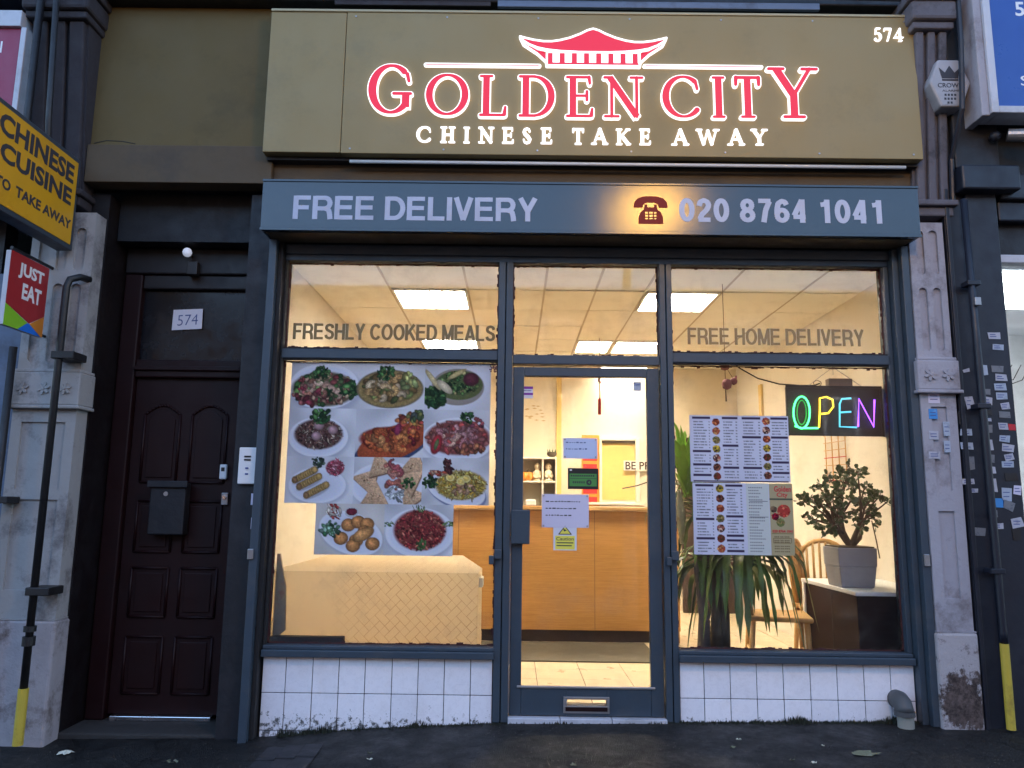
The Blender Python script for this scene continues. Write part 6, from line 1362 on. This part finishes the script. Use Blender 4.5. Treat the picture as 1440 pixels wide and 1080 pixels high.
MB().tube([(XS-.05, yf_-.001, zt-.08), (XS-.05, -.02, zt-.08)], .014).build('sign_arm', 'pipe', CS); MB().tube([(XS-.05, yf_-.001, zb+.08), (XS-.05, -.02, zb+.08)], .014).build('sign_arm', 'pipe', CS)
# red delivery sign
XJ = -2.86
yj0, zj1 = WX(13, 346, XJ); yj1, zj1b = WX(67, 380, XJ); _, zj0 = WX(8, 458, XJ); 
zj1 = (zj1+zj1b)/2; yj1 = (yj1+WX(61, 474, XJ)[0])/2; yj0 = (yj0+WX(8, 456, XJ)[0])/2; zj0 = (zj0+WX(61, 475, XJ)[1])/2
JE = empty('delivery_sign', (XJ, (yj0+yj1)/2, zj0), 'red double sided sign reading Just Eat with green blue and orange corner', 'sign')
box('sign_panel', 'white_dirty', XJ-.03, XJ-.0005, yj0, yj1, zj0, zj1, JE, .003)
def jp(u, v): return (yj0+(yj1-yj0)*u, zj0+(zj1-zj0)*v)
def jprism(pts, m, nm, dx=0):
    pts = [jp(*p) for p in pts]; ar = sum(p[0]*q[1]-q[0]*p[1] for p, q in zip(pts, pts[1:]+pts[:1])); pts = pts if ar > 0 else pts[::-1]
    MB().prism(pts, XJ, XJ+.0012+dx, 'x').build(nm, m, JE)
jprism([(.0, .29), (.62, .13), (1, .30), (1, 1), (0, 1)], 'je_red', 'red_field'); jprism([(0, .0), (.0, .288), (.58, .128), (.35, .0)], 'je_green', 'green_field', -.0001)
jprism([(.352, 0), (.58, .126), (.62, .128), (.96, .0)], 'je_blue', 'blue_field', -.0002); jprism([(.64, .126), (1, .298), (1, 0), (.965, .0)], 'je_orange', 'orange_field', -.0003)
def jtext(s_, u0, u1, v0, v1): a, b = jp(u0, v0), jp(u1, v1); text_obj(s_, (a[0], b[0], a[1], b[1]), XJ+.0014, 'white', JE, thick=.001, bold=.035, axis='x')
jtext('JUST', .22, .88, .68, .90); jtext('EAT', .36, .86, .42, .64)
MB().tube([(XJ-.015, yj0+.02, zj1+.02), (XJ-.015, -.05, zj1+.02)], .010).build('sign_arm', 'pipe', JE); MB().tube([(XJ-.015, yj1-.02, zj0+.02), (XJ-.015, -.05, zj0+.02)], .008).build('sign_arm', 'pipe', JE)
# black downpipe with yellow foot
p0 = W(36, 968, -.24); p1 = W(22, 1048, -.24); xt_ = W(77, 384, -.24)[0]
xP = (p0[0]+p1[0])/2; LPp = empty('drain_pipe', (xP, -.24, p1[1]), 'black cast iron downpipe with a yellow foot on the cream pilaster', 'drainpipe')
print('pipe x', xP, xt_, p0, p1)
MB().cyl((xP, -.24, p1[1]), (xP, -.24, p0[1]), .027, n=20).build('yellow_foot', 'yellow_pipe', LPp, smooth=False)
ztp = W(78, 392, -.24)[1]
MB().tube([(xP, -.24, p0[1]), (xP, -.24, ztp-.05), (xP+.01, -.23, ztp), (xP+.04, -.18, ztp+.03), (xP+.06, -.11, ztp+.035)], .021, 14).build('pipe', 'pipe', LPp, smooth=True)
for py, hh_, rr_ in ((908, .05, .034), (888, .03, .033)): z = W(38, py, -.24)[1]; MB().cyl((xP, -.24, z), (xP, -.24, z+hh_), rr_, n=16).build('pipe_collar', 'pipe', LPp)
for py in (832, 500): z = W(48, py, -.24)[1]; box('pipe_clip', 'pipe', xP-.035, xP+.10, -.27, -.1205, z-.02, z+.025, LPp, .005)
xq = W(6, 600, -.2)[0]; P2 = empty('drain_pipe', (xq, -.2, 0), 'thin black cable pipe at the far left edge', 'drainpipe')
MB().tube([(xq, -.2, .0), (xq, -.2, 2.2)], .022, 12).build('pipe', 'pipe', P2, smooth=True); z = W(10, 703, -.2)[1]; box('pipe_clip', 'pipe', xq-.01, xq+.09, -.24, -.121, z-.02, z+.02, P2, .004)
# dark downpipe in the upper left corner between pilaster console and neighbour sign
xr_ = W(46, 100, -.33)[0]; P3 = empty('drain_pipe', (xr_, -.33, 3.2), 'sooty downpipe in front of the upper left console', 'drainpipe')
MB().tube([(xr_, -.33, 4.55), (xr_, -.33, 3.1), (xr_+.02, -.2, 2.9)], .022, 12).build('pipe', 'pipe', P3, smooth=True)
xr2 = W(66, 100, -.36)[0]; MB().tube([(xr2, -.36, 4.55), (xr2+.03, -.34, 3.6), (xr2+.05, -.3, 3.0)], .018, 12).build('pipe', 'pipe', P3, smooth=True)
# neighbour to the left: blue grey wall and crimson sign
NL = empty('neighbour_shop', (-3.8, 0, 0), 'neighbouring shopfront strip with blue grey frame at the left edge', 'building')
box('shopfront_frame', 'lead', -3.25, -3.03, -.05, .1, -.1, 2.7, NL, .006); box('shopfront_wall', 'dark', -6, -3.26, -.02, .1, -.1, 4.6, NL)
q0, q1, q2, q3 = rect(-30, 42, 31, 106, -.30); RS = empty('crimson_sign', (-3.6, -.3, 3.5), 'crimson shop sign with a white frame cut off at the upper left', 'sign')
xe = W(27, 80, -.30)[0]; zt2 = W(15, 40, -.30)[1]
box('sign_face', 'crimson', -5, xe, -.30, -.1, 3.05, zt2, RS); fr = MB(); fr.box(xe+.001, xe+.035, -.315, -.1, 3.0, zt2).box(-5, xe+.0, -.325, -.1, zt2+.002, zt2+.11); fr.build('sign_frame', 'white_dirty', RS, .004)
x0_, x1_, z0_, z1_ = rect(-8, 58, 3, 74, -.3); text_obj('N', (x0_, x1_, z0_, z1_), -.3003, 'white', RS, bold=.03)
# ------------------------------------------------------------------ waste pipe at the lower right of the shop
x, z = W(1273, 1000, -.10); VP = empty('waste_pipe', (x, -.1, z-.1), 'stubby grey waste pipe elbow at the foot of the right shutter rail', 'pipe')
zt_ = W(1271, 972, -.10)[1]; zm = W(1271, 1003, -.1)[1]; zb_ = W(1271, 1022, -.1)[1]
MB().tube([(x, .0, zt_-.065), (x, -.04, zt_-.062), (x, -.07, zt_-.075), (x, -.085, zt_-.10), (x, -.09, zm)], .052, 18).build('elbow', 'grey_pipe', VP, smooth=True)
MB().cyl((x+.004, -.09, zm-.0), (x+.004, -.09, zb_-.01), .045, n=18).build('lower_pipe', mat('pale_worn_pipe', (.26, .26, .23), .6, .2, (.08, .08, .07), .6, 9), VP, smooth=False); MB().cyl((x, -.09, zm-.015), (x, -.09, zm+.01), .057, n=18).build('pipe_collar', 'grey_pipe', VP)
# ------------------------------------------------------------------ litter on the pavement
def litter(px, py, r, m, label, cat='litter', flat=.25, seed=0):
    x, y = WZ(px, py, gz(0, -.4)); 
    for _ in range(3): x, y = WZ(px, py, gz(x, y))
    rr_ = random.Random(seed); mb = MB(); n_ = 14; v = [(x, y, gz(x, y)+r*flat)]; f = []
    for k in range(n_): a = k*2*math.pi/n_; q = r*rr_.uniform(.55, 1.15); v.append((x+q*math.cos(a)*1.25, y+q*math.sin(a)*.9, gz(x, y)+rr_.uniform(.002, .012)))
    f = [(0, 1+k, 1+(k+1) % n_) for k in range(n_)]; v.append((x, y, gz(x, y)+.001)); f += [(n_+1, 1+(k+1) % n_, 1+k) for k in range(n_)]
    mb.add(v, f).build('litter', m, label=label, cat=cat)
M['leaf_litter'] = mat('dead_leaf', (.14, .15, .09), .8, .3, (.3, .3, .26), .5, 30, .2, 60, dscale=20); M['tissue'] = mat('dirty_tissue', (.55, .55, .45), .8, .2, (.2, .17, .1), .6, 30, .3, 60, dscale=25)
litter(92, 1060, .040, 'tissue', 'crumpled off white tissue on the pavement before the maroon door', flat=.5, seed=1)
litter(1217, 1061, .058, 'leaf_litter', 'large flattened grey green leaf on the pavement at the right', 'leaf', .12, 2)
litter(243, 1072, .030, 'leaf_litter', 'small dull leaf at the bottom edge left of the pavers', 'leaf', .12, 3)
for k, (px, py, r, lb) in enumerate([(1039, 1041, .012, 'tiny pale scrap below the right window near its left end'), (1031, 1052, .014, 'small dull scrap just below another on the dark pavement'), (1157, 1050, .010, 'tiny pale scrap left of the large leaf'), (1114, 1070, .014, 'small scrap at the bottom edge below the right window'), (1145, 1074, .016, 'small scrap at the bottom edge right of the one below the window'), (806, 1077, .014, 'small pale scrap at the bottom edge before the shop door'), (520, 1069, .016, 'small pale scrap at the bottom edge under the left window'), (520, 1060, .012, 'small dull scrap under the middle of the left window')]): litter(px, py, r, 'leaf_litter' if k % 2 else 'tissue', lb, 'litter', .3, 10+k)
